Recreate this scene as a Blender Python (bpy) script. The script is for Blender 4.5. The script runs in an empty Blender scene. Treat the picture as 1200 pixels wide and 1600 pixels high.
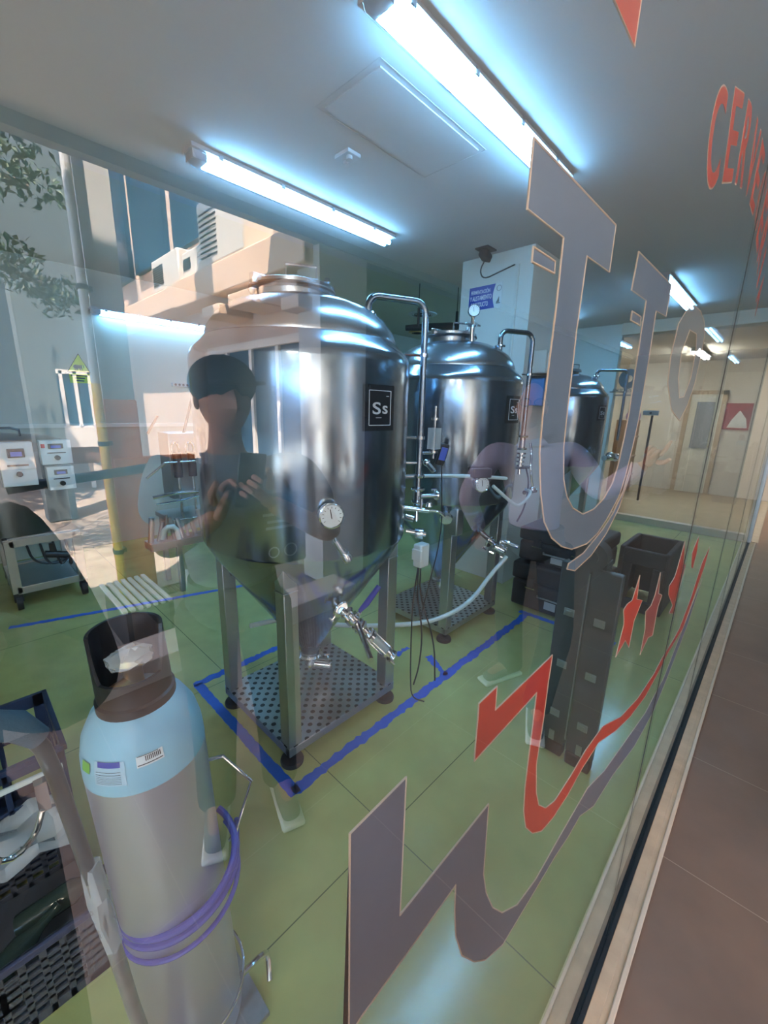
import bpy, bmesh, math, random
from mathutils import Vector, Matrix, Euler
random.seed(7)
PI = math.pi
scene = bpy.context.scene
C = scene.collection

# ---------------------------------------------------------------- camera, world, sun, exposure
cam_data = bpy.data.cameras.new('camera')
cam = bpy.data.objects.new('camera', cam_data); C.objects.link(cam)
_a, _b, _c = 0.7598, 0.24353, 0.02488          # yaw, pitch down, roll
fwd = Vector((math.cos(_a)*math.cos(_b), math.sin(_a)*math.cos(_b), -math.sin(_b)))
rgt = Vector((math.sin(_a), -math.cos(_a), 0)); up = rgt.cross(fwd)
r2 = rgt*math.cos(_c) + up*math.sin(_c); u2 = -rgt*math.sin(_c) + up*math.cos(_c)
M = Matrix((r2, u2, -fwd)).transposed().to_4x4(); M.translation = (0, 0, 1.6)
cam.matrix_world = M
cam_data.sensor_fit = 'HORIZONTAL'; cam_data.sensor_width = 36
cam_data.lens = 648.5/1200*36
cam_data.clip_start = 0.01; cam_data.clip_end = 300
scene.camera = cam

world = bpy.data.worlds.new('world'); scene.world = world; world.use_nodes = True
wn = world.node_tree.nodes; wl = world.node_tree.links; wn.clear()
wo = wn.new('ShaderNodeOutputWorld'); wb = wn.new('ShaderNodeBackground')
sky = wn.new('ShaderNodeTexSky'); sky.sky_type = 'HOSEK_WILKIE'
sky.sun_direction = Vector((-0.28, 0.25, 0.93)).normalized(); sky.turbidity = 3.5
wl.new(sky.outputs[0], wb.inputs[0]); wl.new(wb.outputs[0], wo.inputs[0])
wb.inputs[1].default_value = 60.0
sun_d = bpy.data.lights.new('sun', 'SUN'); sun = bpy.data.objects.new('sun', sun_d); C.objects.link(sun)
sun_d.energy = 48; sun_d.color = (1.0, 0.86, 0.72); sun_d.angle = 0.009
sun.rotation_euler = Vector((-0.28, 0.25, 0.93)).to_track_quat('Z', 'Y').to_euler()
TUBE_STRENGTH = 72
vs = scene.view_settings
vs.view_transform = 'Standard'; vs.look = 'None'; vs.exposure = 0.42; vs.gamma = 1; vs.use_curve_mapping = False

# ---------------------------------------------------------------- materials
def mat(name, col=(.5,.5,.5), rough=.5, metal=0, noise=0, nscale=8, bump=0, bscale=60, emit=None, estr=0, spec=.5, coat=0, alpha=1, trans=0, stretch=None):
    m = bpy.data.materials.new(name); m.use_nodes = True
    nt = m.node_tree; b = nt.nodes['Principled BSDF']
    b.inputs['Base Color'].default_value = (*col, 1); b.inputs['Roughness'].default_value = rough
    b.inputs['Metallic'].default_value = metal; b.inputs['Specular IOR Level'].default_value = spec
    b.inputs['Coat Weight'].default_value = coat; b.inputs['Alpha'].default_value = alpha
    b.inputs['Transmission Weight'].default_value = trans
    tc = nt.nodes.new('ShaderNodeTexCoord'); mp = nt.nodes.new('ShaderNodeMapping')
    nt.links.new(tc.outputs['Object'], mp.inputs[0])
    if stretch: mp.inputs['Scale'].default_value = stretch
    if noise:
        n = nt.nodes.new('ShaderNodeTexNoise'); n.inputs['Scale'].default_value = nscale; n.inputs['Detail'].default_value = 6
        r = nt.nodes.new('ShaderNodeMix'); r.data_type = 'RGBA'
        r.inputs[6].default_value = (*[max(0, c*(1-noise)) for c in col], 1); r.inputs[7].default_value = (*[min(1, c*(1+noise)) for c in col], 1)
        nt.links.new(mp.outputs[0], n.inputs['Vector']); nt.links.new(n.outputs[0], r.inputs[0]); nt.links.new(r.outputs[2], b.inputs['Base Color'])
    if bump:
        n = nt.nodes.new('ShaderNodeTexNoise'); n.inputs['Scale'].default_value = bscale; n.inputs['Detail'].default_value = 3
        bp = nt.nodes.new('ShaderNodeBump'); bp.inputs['Strength'].default_value = bump; bp.inputs['Distance'].default_value = .01
        nt.links.new(mp.outputs[0], n.inputs['Vector']); nt.links.new(n.outputs[0], bp.inputs['Height']); nt.links.new(bp.outputs[0], b.inputs['Normal'])
    if emit:
        b.inputs['Emission Color'].default_value = (*emit, 1); b.inputs['Emission Strength'].default_value = estr
    return m

def tile_mat(name, col, line, size, rough, lw=.004, noise=.2, off=(0,0), bump=.05, bscale=40):
    m = mat(name, col, rough, noise=noise, nscale=5, bump=bump, bscale=bscale)
    nt = m.node_tree; b = nt.nodes['Principled BSDF']
    geo = nt.nodes.new('ShaderNodeNewGeometry'); sp = nt.nodes.new('ShaderNodeSeparateXYZ'); nt.links.new(geo.outputs['Position'], sp.inputs[0])
    outs = []
    for ax in (0, 1):
        a = nt.nodes.new('ShaderNodeMath'); a.operation = 'ADD'; a.inputs[1].default_value = off[ax]+100*size[ax]; nt.links.new(sp.outputs[ax], a.inputs[0])
        f = nt.nodes.new('ShaderNodeMath'); f.operation = 'MODULO'; f.inputs[1].default_value = size[ax]; nt.links.new(a.outputs[0], f.inputs[0])
        c = nt.nodes.new('ShaderNodeMath'); c.operation = 'LESS_THAN'; c.inputs[1].default_value = lw; nt.links.new(f.outputs[0], c.inputs[0]); outs.append(c)
    mx = nt.nodes.new('ShaderNodeMath'); mx.operation = 'MAXIMUM'; nt.links.new(outs[0].outputs[0], mx.inputs[0]); nt.links.new(outs[1].outputs[0], mx.inputs[1])
    mix = nt.nodes.new('ShaderNodeMix'); mix.data_type = 'RGBA'; mix.inputs[7].default_value = (*line, 1)
    src = b.inputs['Base Color'].links[0].from_socket
    nt.links.new(src, mix.inputs[6]); nt.links.new(mx.outputs[0], mix.inputs[0]); nt.links.new(mix.outputs[2], b.inputs['Base Color'])
    return m

def perforated_mat(name, col, pitch=.031, rad=.0118):
    m = mat(name, col, .32, 1, noise=.12, nscale=3, bump=.05)
    nt = m.node_tree; b = nt.nodes['Principled BSDF']
    tc = nt.nodes.new('ShaderNodeTexCoord'); mp = nt.nodes.new('ShaderNodeMapping'); nt.links.new(tc.outputs['Object'], mp.inputs[0])
    sp = nt.nodes.new('ShaderNodeSeparateXYZ'); nt.links.new(mp.outputs[0], sp.inputs[0])
    def math_(op, a, v=None):
        n = nt.nodes.new('ShaderNodeMath'); n.operation = op
        nt.links.new(a, n.inputs[0])
        if v is not None:
            if isinstance(v, float): n.inputs[1].default_value = v
            else: nt.links.new(v, n.inputs[1])
        return n.outputs[0]
    def grid(o):
        r = []
        for ax in (0, 1):
            a = math_('ADD', sp.outputs[ax], 50*pitch*2+o*pitch)
            f = math_('MODULO', a, pitch*2.0); d = math_('SUBTRACT', f, pitch*1.0); r.append(math_('MULTIPLY', d, d))
        return math_('LESS_THAN', math_('ADD', r[0], r[1]), rad*rad)
    hole = math_('MAXIMUM', grid(0), grid(1))
    mix = nt.nodes.new('ShaderNodeMix'); mix.data_type = 'RGBA'; mix.inputs[7].default_value = (.01, .012, .012, 1)
    src = b.inputs['Base Color'].links[0].from_socket
    nt.links.new(src, mix.inputs[6]); nt.links.new(hole, mix.inputs[0]); nt.links.new(mix.outputs[2], b.inputs['Base Color'])
    inv = math_('SUBTRACT', hole, 1.0); ab = math_('ABSOLUTE', inv); nt.links.new(ab, b.inputs['Metallic'])
    return m

def glass_mat(name, tint=(.92, .955, .96), ior=1.95, boost=1.0, dust=0.0):
    m = bpy.data.materials.new(name); m.use_nodes = True
    nt = m.node_tree; nt.nodes.clear(); N = nt.nodes.new; L = nt.links.new
    out = N('ShaderNodeOutputMaterial'); tr = N('ShaderNodeBsdfTransparent'); gl = N('ShaderNodeBsdfGlossy'); mx = N('ShaderNodeMixShader')
    tr.inputs[0].default_value = (*tint, 1); gl.inputs['Roughness'].default_value = 0.0
    fr = N('ShaderNodeFresnel'); fr.inputs[0].default_value = ior
    geo = N('ShaderNodeNewGeometry')
    # both faces of the sheet reflect: 2F/(1+F), counted once where the ray enters
    a = N('ShaderNodeMath'); a.operation = 'MULTIPLY'; a.inputs[1].default_value = 2*boost; L(fr.outputs[0], a.inputs[0])
    d = N('ShaderNodeMath'); d.operation = 'ADD'; d.inputs[1].default_value = 1; L(fr.outputs[0], d.inputs[0])
    q = N('ShaderNodeMath'); q.operation = 'DIVIDE'; L(a.outputs[0], q.inputs[0]); L(d.outputs[0], q.inputs[1]); q.use_clamp = True
    cl = N('ShaderNodeMath'); cl.operation = 'MINIMUM'; cl.inputs[1].default_value = .46; L(q.outputs[0], cl.inputs[0]); q = cl
    fb = N('ShaderNodeMath'); fb.operation = 'SUBTRACT'; fb.inputs[0].default_value = 1; L(geo.outputs['Backfacing'], fb.inputs[1])
    f = N('ShaderNodeMath'); f.operation = 'MULTIPLY'; L(q.outputs[0], f.inputs[0]); L(fb.outputs[0], f.inputs[1])
    L(f.outputs[0], mx.inputs[0]); L(tr.outputs[0], mx.inputs[1]); L(gl.outputs[0], mx.inputs[2])
    last = mx.outputs[0]
    if dust:
        no = N('ShaderNodeTexNoise'); no.inputs['Scale'].default_value = 26; no.inputs['Detail'].default_value = 9; no.inputs['Roughness'].default_value = .8
        cr = N('ShaderNodeMapRange'); cr.inputs[1].default_value = .62; cr.inputs[2].default_value = .9; cr.inputs[3].default_value = 0; cr.inputs[4].default_value = dust
        tcx = N('ShaderNodeTexCoord'); L(tcx.outputs['Object'], no.inputs['Vector']); L(no.outputs[0], cr.inputs[0])
        df = N('ShaderNodeBsdfDiffuse'); df.inputs[0].default_value = (.8, .8, .8, 1); m2 = N('ShaderNodeMixShader')
        L(cr.outputs[0], m2.inputs[0]); L(last, m2.inputs[1]); L(df.outputs[0], m2.inputs[2]); last = m2.outputs[0]
    L(last, out.inputs[0])
    return m

MT = dict(
 steel=mat('stainless_polished', (.32,.385,.46), .17, 1, noise=.05, nscale=3, bump=.012, bscale=9, stretch=(1,1,.25)),
 steel_dome=mat('stainless_brushed', (.45,.50,.56), .24, 1, bump=.02, bscale=12),
 steel_dull=mat('stainless_satin', (.5,.52,.53), .38, 1, noise=.1, nscale=6, bump=.03, bscale=80),
 steel_dark=mat('darkened_stainless', (.10,.125,.14), .28, 1, noise=.1),
 chrome=mat('chrome', (.75,.77,.8), .08, 1, noise=.03),
 perf=perforated_mat('perforated_steel', (.55,.58,.6)),
 rubber=mat('black_rubber', (.015,.015,.017), .55, noise=.3, bump=.1),
 black=mat('black_plastic', (.012,.012,.014), .35, noise=.3),
 blackmatt=mat('black_powder', (.02,.021,.024), .6, noise=.3),
 badge=mat('badge_black', (.012,.014,.02), .25, noise=.2),
 print=mat('silver_print', (.55,.6,.66), .4, noise=.05),
 whiteprint=mat('white_print', (.85,.88,.9), .5, noise=.03),
 blueplastic=mat('blue_plastic', (.02,.035,.35), .4, noise=.15),
 whitehose=mat('milky_hose', (.62,.7,.68), .35, noise=.12, nscale=20),
 whitebox=mat('white_enclosure', (.68,.74,.76), .45, noise=.04),
 dial=mat('dial_face', (.75,.8,.82), .3, noise=.03),
 red_led=mat('red_led', (.5,.02,.01), .4, emit=(1,.08,.03), estr=1.6),
 blue_lcd=mat('blue_lcd', (.02,.04,.2), .3, emit=(.1,.2,.9), estr=.25),
 tube=mat('tube_glow', (.9,.95,1), .4, emit=(.31,.67,1.0), estr=TUBE_STRENGTH),
 tube_far=mat('tube_glow_warm', (1,.95,.9), .4, emit=(1.0,.86,.72), estr=190),
 diffuser=glass_mat('lamp_diffuser', (.82,.9,.97), 1.4),
 lampgrey=mat('lamp_housing', (.45,.48,.52), .5, noise=.1),
 film=mat('frosted_film', (.20,.255,.345), .55, noise=.07, nscale=40, bump=.04, bscale=200),
 redfilm=mat('red_film', (.72,.055,.02), .5, noise=.1, nscale=30, bump=.03, bscale=200),
 edge=mat('film_edge', (.75,.52,.38), .6, noise=.1),
 blacktrack=mat('black_gasket', (.012,.012,.012), .5, noise=.3),
 alu=mat('aluminium', (.62,.6,.57), .38, .85, noise=.1, bump=.03),
 tape=mat('blue_tape', (.012,.12,.62), .42, noise=.22, nscale=25, bump=.1, bscale=50),
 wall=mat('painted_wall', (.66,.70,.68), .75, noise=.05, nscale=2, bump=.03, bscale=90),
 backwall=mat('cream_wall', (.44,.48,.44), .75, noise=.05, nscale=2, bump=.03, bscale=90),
 endwall=mat('shaded_render', (.10,.125,.135), .9, noise=.12, nscale=2, bump=.1),  # shade at the court end put into this dark colour
 tube_dim=mat('tube_glow_dim', (.9,.95,1), .4, emit=(.31,.67,1.0), estr=26),
 cream=mat('cream_paint', (.46,.47,.42), .8, noise=.04, nscale=2),
 ceil=mat('ceiling_paint', (.46,.47,.49), .85, noise=.05, nscale=2, bump=.02, bscale=70),
 soffit=mat('soffit_paint', (.58,.56,.53), .9, noise=.06, nscale=2),
 cylblue=mat('pale_blue_enamel', (.26,.52,.66), .35, noise=.06, nscale=14, bump=.02),
 cylbody=mat('brushed_aluminium', (.52,.54,.64), .36, .75, noise=.1, nscale=9, bump=.03, bscale=120, stretch=(1,1,.2)),
 purple=mat('blue_purple_hose', (.09,.09,.38), .4, noise=.2),
 clear=mat('clear_film', (.75,.82,.85), .2, alpha=.35, bump=.5, bscale=18),
 bottle=mat('dark_glass_bottle', (.03,.05,.04), .1, noise=.2),
 greycrate=mat('grey_crate', (.075,.08,.1), .5, noise=.2, bump=.1),
 bluecrate=mat('navy_crate', (.012,.03,.085), .45, noise=.25),
 foam=mat('grey_blue_foam', (.05,.10,.14), .8, noise=.12, bump=.2, bscale=150),
 polesteel=mat('painted_steel_tube', (.03,.055,.065), .3, .2, noise=.15),
 poleworn=mat('worn_steel_tube', (.30,.32,.33), .4, .7, noise=.25, nscale=30),
 case=mat('black_case', (.014,.015,.018), .42, noise=.25, bump=.15, bscale=140),
 ladder=mat('grey_ladder', (.085,.10,.10), .4, .3, noise=.15),
 yellow=mat('warning_yellow', (.68,.75,.03), .5, noise=.05),
 signblue=mat('sign_blue', (.02,.05,.38), .45, noise=.06),
 beige=mat('beige_render', (.66,.47,.34), .85, noise=.12, nscale=3, bump=.2, bscale=25),
 beigewall=mat('beige_wall', (.6,.45,.36), .85, noise=.08, nscale=2, bump=.1),
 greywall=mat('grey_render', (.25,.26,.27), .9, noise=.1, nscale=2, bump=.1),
 paleconc=mat('pale_pillar', (.5,.49,.48), .85, noise=.08, nscale=2, bump=.1),
 orange=mat('orange_brick', (.92,.22,.045), .8, noise=.25, nscale=10, bump=.3, bscale=20),
 pipey=mat('yellow_gas_pipe', (.85,.48,.03), .45, noise=.15),
 frame=mat('cream_frame', (.72,.66,.6), .5, noise=.05),
 dglass=mat('dark_window_glass', (.012,.05,.10), .15, noise=.3, nscale=2, spec=.12),
 ac=mat('ac_casing', (.6,.55,.48), .55, noise=.07),
 leaf=mat('tree_leaves', (.016,.045,.012), .6, noise=.5, nscale=3),
 bark=mat('bark', (.1,.07,.05), .9, noise=.3, bump=.5),
 skin=mat('skin', (.33,.15,.10), .55, noise=.12, nscale=20),
 polo=mat('grey_polo', (.15,.15,.18), .85, noise=.12, nscale=30, bump=.2, bscale=200),
 shirt=mat('lilac_shirt', (.30,.25,.32), .8, noise=.1, nscale=30, bump=.2, bscale=160),
 darkcloth=mat('dark_cloth', (.02,.022,.03), .85, noise=.2, bump=.2, bscale=160),
 trouser=mat('dark_trousers', (.028,.03,.034), .85, noise=.2, bump=.2, bscale=160),
 cap=mat('navy_cap', (.012,.014,.03), .8, noise=.2),
 hair=mat('dark_hair', (.02,.015,.012), .6, noise=.3, bump=.5, bscale=90),
 shoe=mat('grey_shoe', (.12,.12,.11), .7, noise=.2),
 sole=mat('pale_sole', (.6,.57,.5), .6, noise=.05),
 doorwhite=mat('cream_door', (.72,.64,.52), .5, noise=.04),
 poster=mat('dark_red_poster', (.34,.015,.03), .4, noise=.5, nscale=9),
 posterwhite=mat('poster_pale', (.75,.72,.66), .5, noise=.2, nscale=20),
 woodc=mat('wood_cabinet', (.28,.13,.04), .5, noise=.3),
 warmwall=mat('warm_wall', (.72,.62,.52), .8, noise=.05, nscale=2),
 warmfloor=tile_mat('lobby_floor', (.45,.38,.28), (.3,.25,.2), (.6,.6), .22),
 green=tile_mat('green_epoxy_floor', (.44,.45,.17), (.10,.13,.055), (1.97,1.31), .17, lw=.004, noise=.28, off=(-.96,-.85), bump=.035, bscale=34),
 outer=tile_mat('brown_porcelain_tile', (.21,.13,.088), (.34,.25,.18), (.655,1.31), .33, lw=.004, noise=.22, off=(-.962,.9), bump=.03),
 patio=tile_mat('patio_tile', (.24,.20,.17), (.16,.13,.11), (.6,.6), .55, lw=.008, noise=.3),
 stone=mat('sill_stone', (.52,.36,.22), .45, noise=.25, nscale=14, bump=.1),
 stonelip=mat('sill_lip', (.62,.47,.33), .4, noise=.15),
 brass=mat('brass', (.5,.34,.1), .3, 1, noise=.1),
 insul=mat('black_insulation', (.012,.014,.016), .7, bump=.6, bscale=40),
)

# ---------------------------------------------------------------- mesh helpers
class MB:
    def __init__(s): s.bm = bmesh.new()
    def box(s, c, d, rz=0, rot=None):
        m = Matrix.Translation(c) @ (rot.to_matrix().to_4x4() if rot else Matrix.Rotation(rz, 4, 'Z')) @ Matrix.Diagonal((*d, 1))
        bmesh.ops.create_cube(s.bm, size=1, matrix=m); return s
    def b2(s, a, b):  # box from corner to corner
        return s.box([(a[i]+b[i])/2 for i in range(3)], [abs(b[i]-a[i]) for i in range(3)])
    def cyl(s, p0, p1, r, r2=None, seg=20, caps=True):
        p0 = Vector(p0); p1 = Vector(p1); d = p1-p0
        m = Matrix.Translation((p0+p1)/2) @ d.to_track_quat('Z', 'Y').to_matrix().to_4x4()
        bmesh.ops.create_cone(s.bm, cap_ends=caps, segments=seg, radius1=r, radius2=r if r2 is None else r2, depth=d.length, matrix=m); return s
    def sph(s, c, r, seg=16, sc=(1,1,1)):
        m = Matrix.Translation(c) @ Matrix.Diagonal((r*sc[0], r*sc[1], r*sc[2], 1))
        bmesh.ops.create_uvsphere(s.bm, u_segments=seg, v_segments=max(8, seg//2), radius=1, matrix=m); return s
    def lathe(s, prof, c=(0,0,0), seg=64, axis=None, close=False):
        q = Matrix.Translation(c) @ (Vector(axis).to_track_quat('Z','Y').to_matrix().to_4x4() if axis else Matrix())
        rings = []
        for (r, z) in prof:
            if r < 1e-6: rings.append([s.bm.verts.new(q @ Vector((0,0,z)))])
            else: rings.append([s.bm.verts.new(q @ Vector((r*math.cos(2*PI*k/seg), r*math.sin(2*PI*k/seg), z))) for k in range(seg)])
        if close: rings.append(rings[0])
        for A, B in zip(rings, rings[1:]):
            for k in range(seg):
                k2 = (k+1) % seg
                vs_ = [A[k % len(A)], A[k2 % len(A)], B[k2 % len(B)], B[k % len(B)]]
                u = []
                for v in vs_:
                    if v not in u: u.append(v)
                if len(u) > 2:
                    try: s.bm.faces.new(u)
                    except ValueError: pass
        return s
    def tube(s, pts, r, seg=12, closed=False, smooth=0):
        pts = [Vector(p) for p in pts]
        if smooth:
            for _ in range(smooth):
                n = [pts[0]]
                for a, b in zip(pts, pts[1:]): n += [a.lerp(b, .25), a.lerp(b, .75)]
                n.append(pts[-1]); pts = n
        rings = []; prev = None
        for i, p in enumerate(pts):
            if closed: t = (pts[(i+1) % len(pts)] - pts[i-1])
            else: t = pts[min(i+1, len(pts)-1)] - pts[max(i-1, 0)]
            t = t.normalized()
            if prev is None:
                a = Vector((0,0,1)) if abs(t.z) < .9 else Vector((1,0,0)); n = t.cross(a).normalized()
            else: n = (prev - t*prev.dot(t)).normalized()
            prev = n; b = t.cross(n)
            if isinstance(r, (list, tuple)):
                u = i/(len(pts)-1)*(len(r)-1); k0 = min(int(u), len(r)-2); rr = r[k0]+(r[k0+1]-r[k0])*(u-k0)
            else: rr = r
            rings.append([s.bm.verts.new(p + n*rr*math.cos(2*PI*k/seg) + b*rr*math.sin(2*PI*k/seg)) for k in range(seg)])
        pr = list(zip(rings, rings[1:])) + ([(rings[-1], rings[0])] if closed else [])
        for A, B in pr:
            for k in range(seg): s.bm.faces.new((A[k], A[(k+1) % seg], B[(k+1) % seg], B[k]))
        if not closed:
            s.bm.faces.new(list(reversed(rings[0]))); s.bm.faces.new(rings[-1])
        return s
    def poly(s, pts, thick):  # planar polygon extruded by the vector thick
        vs_ = [s.bm.verts.new(p) for p in pts]; f = s.bm.faces.new(vs_)
        r = bmesh.ops.extrude_face_region(s.bm, geom=[f])
        bmesh.ops.translate(s.bm, vec=thick, verts=[v for v in r['geom'] if isinstance(v, bmesh.types.BMVert)])
        bmesh.ops.recalc_face_normals(s.bm, faces=s.bm.faces); return s
    def curved(s, c, R, a0, a1, z0, z1, t=.003, n=10):  # curved plate hugging a cylinder
        g = []
        for rr in (R, R+t):
            g.append([[s.bm.verts.new((c[0]+rr*math.cos(a0+(a1-a0)*i/n), c[1]+rr*math.sin(a0+(a1-a0)*i/n), z)) for i in range(n+1)] for z in (z0, z1)])
        for i in range(n):
            s.bm.faces.new((g[1][0][i], g[1][0][i+1], g[1][1][i+1], g[1][1][i]))
            s.bm.faces.new((g[0][0][i+1], g[0][0][i], g[0][1][i], g[0][1][i+1]))
            s.bm.faces.new((g[0][1][i], g[1][1][i], g[1][1][i+1], g[0][1][i+1]))
            s.bm.faces.new((g[0][0][i+1], g[1][0][i+1], g[1][0][i], g[0][0][i]))
        return s
    def build(s, name, m, parent=None, smooth=True, bevel=0, kind=None, flip=False):
        org = ORG.get(parent.name, Vector((0,0,0))) if parent else Vector((0,0,0))
        loc = org
        if parent is None and s.bm.verts:
            xs = [v.co for v in s.bm.verts]
            loc = Vector(((min(v.x for v in xs)+max(v.x for v in xs))/2, (min(v.y for v in xs)+max(v.y for v in xs))/2, min(v.z for v in xs)))
        bmesh.ops.translate(s.bm, vec=-loc, verts=s.bm.verts)
        me = bpy.data.meshes.new(name); s.bm.normal_update(); s.bm.to_mesh(me); s.bm.free()
        me.materials.append(MT[m] if isinstance(m, str) else m)
        o = bpy.data.objects.new(name, me); C.objects.link(o)
        if parent: o.parent = parent; ORG[o.name] = loc
        else: o.location = loc; ORG[o.name] = loc
        if smooth:
            for p in me.polygons: p.use_smooth = True
            if hasattr(me, 'set_sharp_from_angle'): me.set_sharp_from_angle(angle=math.radians(35))
        if bevel:
            bv = o.modifiers.new('bevel', 'BEVEL'); bv.width = bevel; bv.segments = 2; bv.limit_method = 'ANGLE'
        if kind: o['kind'] = kind
        return o
ORG = {}
def tag(o, label=None, cat=None, group=None, kind=None):
    if label: o['label'] = label
    if cat: o['category'] = cat
    if group: o['group'] = group
    if kind: o['kind'] = kind
    return o
def thing(name, loc, label, cat, group=None):
    o = bpy.data.objects.new(name, None); C.objects.link(o); o.empty_display_size = .1
    o.location = loc; ORG[o.name] = Vector(loc)
    return tag(o, label, cat, group)
def struct(o, label=None):
    o['kind'] = 'structure'
    if label: o['label'] = label
    return o
def text_bm(mb, txt, size, mtx, depth=.0008, fit=None):
    """letters as a mesh; mtx maps text x->first axis, y->second axis; fit=(w,h) scales the extents"""
    cu = bpy.data.curves.new('t', 'FONT'); cu.body = txt; cu.size = size; cu.extrude = depth; cu.align_x = 'CENTER'; cu.align_y = 'CENTER'; cu.offset = .012*size
    ob = bpy.data.objects.new('t', cu); C.objects.link(ob)
    dg = bpy.context.evaluated_depsgraph_get(); me = bpy.data.meshes.new_from_object(ob.evaluated_get(dg))
    bpy.data.objects.remove(ob); xs = [v.co.x for v in me.vertices]; ys = [v.co.y for v in me.vertices]
    if not xs: return
    cx, cy = (min(xs)+max(xs))/2, (min(ys)+max(ys))/2; w, h = max(xs)-min(xs), max(ys)-min(ys)
    sx, sy = (fit[0]/w, fit[1]/h) if fit else (1, 1)
    for v in me.vertices: v.co = mtx @ Vector(((v.co.x-cx)*sx, (v.co.y-cy)*sy, v.co.z))
    mb.bm.from_mesh(me); bpy.data.meshes.remove(me)
def frame_mtx(o, x, y):
    x = Vector(x).normalized(); y = Vector(y).normalized(); z = x.cross(y)
    m = Matrix((x, y, z)).transposed().to_4x4(); m.translation = o; return m

# ================================================================ STRUCTURE
G = 0.125; ZC = 2.90; XF = 7.17; YB = 5.46
struct(MB().b2((-2.2, .12, -.1), (XF+.05, YB, 0)).build('floor', 'green', bevel=0), 'glossy green epoxy floor of the brewing room')
struct(MB().b2((-4.6, -2.2, -.1), (12.5, .12, -.004)).build('floor', 'outer'), 'brown porcelain tiles of the outside walkway')
struct(MB().b2((XF+.05, .03, -.1), (12.5, 5.4, -.002)).build('floor', 'warmfloor'), 'beige floor of the lobby beyond the end glass')
struct(MB().b2((-2.2, .02, ZC), (XF+.1, 3.2, ZC+.3)).build('ceiling', 'ceil'), 'grey painted ceiling over the fermenters')
struct(MB().b2((-2.2, 3.2, ZC+.012), (XF+.1, YB, ZC+.3)).build('ceiling', 'cream'), 'cream painted ceiling over the kettles')
struct(MB().b2((XF+.1, .02, 2.72), (12.5, 5.4, 2.95)).build('ceiling', 'warmwall'), 'pale lobby ceiling')
struct(MB().b2((-4.6, -2.62, ZC), (12.5, .02, ZC+.3)).build('ceiling', 'soffit'), 'soffit over the outside walkway')
struct(MB().b2((-4.6, -2.70, ZC-.07), (12.5, -2.62, ZC+.3)).build('trim_1', 'greywall'), 'dark drip edge along the soffit')
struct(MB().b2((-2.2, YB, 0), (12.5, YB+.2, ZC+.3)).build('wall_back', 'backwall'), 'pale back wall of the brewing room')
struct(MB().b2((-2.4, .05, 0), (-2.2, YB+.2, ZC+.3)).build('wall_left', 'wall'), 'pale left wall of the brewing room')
struct(MB().b2((3.48, 1.72, 0), (4.12, 2.40, ZC)).build('column', 'wall'), 'pale square column between the second and third fermenters')
struct(MB().b2((-4.6, -2.62, ZC+.3), (12.5, YB+.2, ZC+2.2)).build('wall_upper', 'greywall'), 'upper storey over the brewing room')
struct(MB().cyl((3.476,1.85,1.9),(3.476,1.85,ZC-.12),.012).build('trim_2', 'wall'), 'painted conduit on the column')
# lobby behind the end glass
struct(MB().b2((11.1, .02, 0), (11.3, 5.4, 2.95)).build('wall_lobby', 'warmwall'), 'warm lobby wall with the cream door')
struct(MB().b2((XF+.02, 2.05, 0), (XF+.14, YB, ZC)).build('wall_right', 'wall'), 'white wall beside the end glass')
struct(MB().b2((11.1, -2.7, 0), (11.3, -.3, ZC)).build('wall_walkway_end', 'greywall'), 'wall at the far end of the walkway, greyed to dim its reflection')  # colour darkened so its mirror image does not wash out the lobby
struct(MB().b2((11.1, -.3, 0), (11.3, .02, ZC)).build('wall_end_strip', 'warmwall'), 'white strip of wall past the corner post')
struct(MB().b2((-8.9, -22, 0), (-8.7, .2, 3.4)).build('wall_court_blocker', 'greywall'), 'unseen grey wall added left of the court to darken reflections')  # added out of view to block bright court reflections in the tanks
# glass line
for i, (x0, x1) in enumerate([(-2.2, -.07), (-.066, 1.188), (1.192, 2.444), (2.448, 3.70), (3.704, 4.956), (4.96, 6.21), (6.214, XF-.03)]):
    g = MB().b2((x0, G-.005, .012), (x1, G+.005, ZC)).build('window_%d' % (i+1), glass_mat('shopfront_glass_%d' % (i+1), dust=.10), smooth=False)
    struct(g, 'frameless glass pane of the shopfront')
for xj in (1.19, 2.446, 3.702, 4.958, 6.212):
    struct(MB().b2((xj-.0022, G-.0008, .012), (xj+.0022, G+.0008, ZC)).build('trim_3', 'blacktrack'), 'dark silicone joint between panes')
for i, (y0, y1) in enumerate([(.17, .95), (.955, 2.05)]):
    struct(MB().b2((XF-.004, y0, .10), (XF+.004, y1, 2.74)).build('window_%d' % (i+8), glass_mat('end_glass_%d' % (i+1)), smooth=False), 'end glass partition pane')
# sill
struct(MB().b2((-2.2, .078, 0), (XF, .108, .006)).build('trim_4', 'stone', bevel=.001), 'tan stone sill outside the glass')
struct(MB().b2((-2.2, .142, 0), (XF, .18, .007)).build('trim_5', 'stone', bevel=.001), 'tan stone sill inside the glass')
struct(MB().b2((-2.2, .048, 0), (XF, .062, .011)).build('trim_6', 'stonelip', bevel=.003), 'pale rounded outer lip of the sill')
struct(MB().b2((-2.2, .180, 0), (XF, .188, .012)).build('trim_7', 'stonelip', bevel=.002), 'pale inner lip of the sill')
struct(MB().b2((-2.2, .062, 0), (XF, .078, .005)).build('trim_8', 'stone'), 'tan groove strip of the sill')
ch = MB(); ch.b2((-2.2, .108, 0), (XF, .1185, .010)); ch.b2((-2.2, .1185, 0), (XF, .1315, .004)); ch.b2((-2.2, .1315, 0), (XF, .142, .010))
struct(ch.build('trim_9', 'blacktrack'), 'black glazing channel')
struct(MB().b2((XF-.06, .10, 0), (XF-.02, .17, ZC)).build('trim_10', 'alu', bevel=.004), 'aluminium corner post at the end of the glass line')
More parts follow.
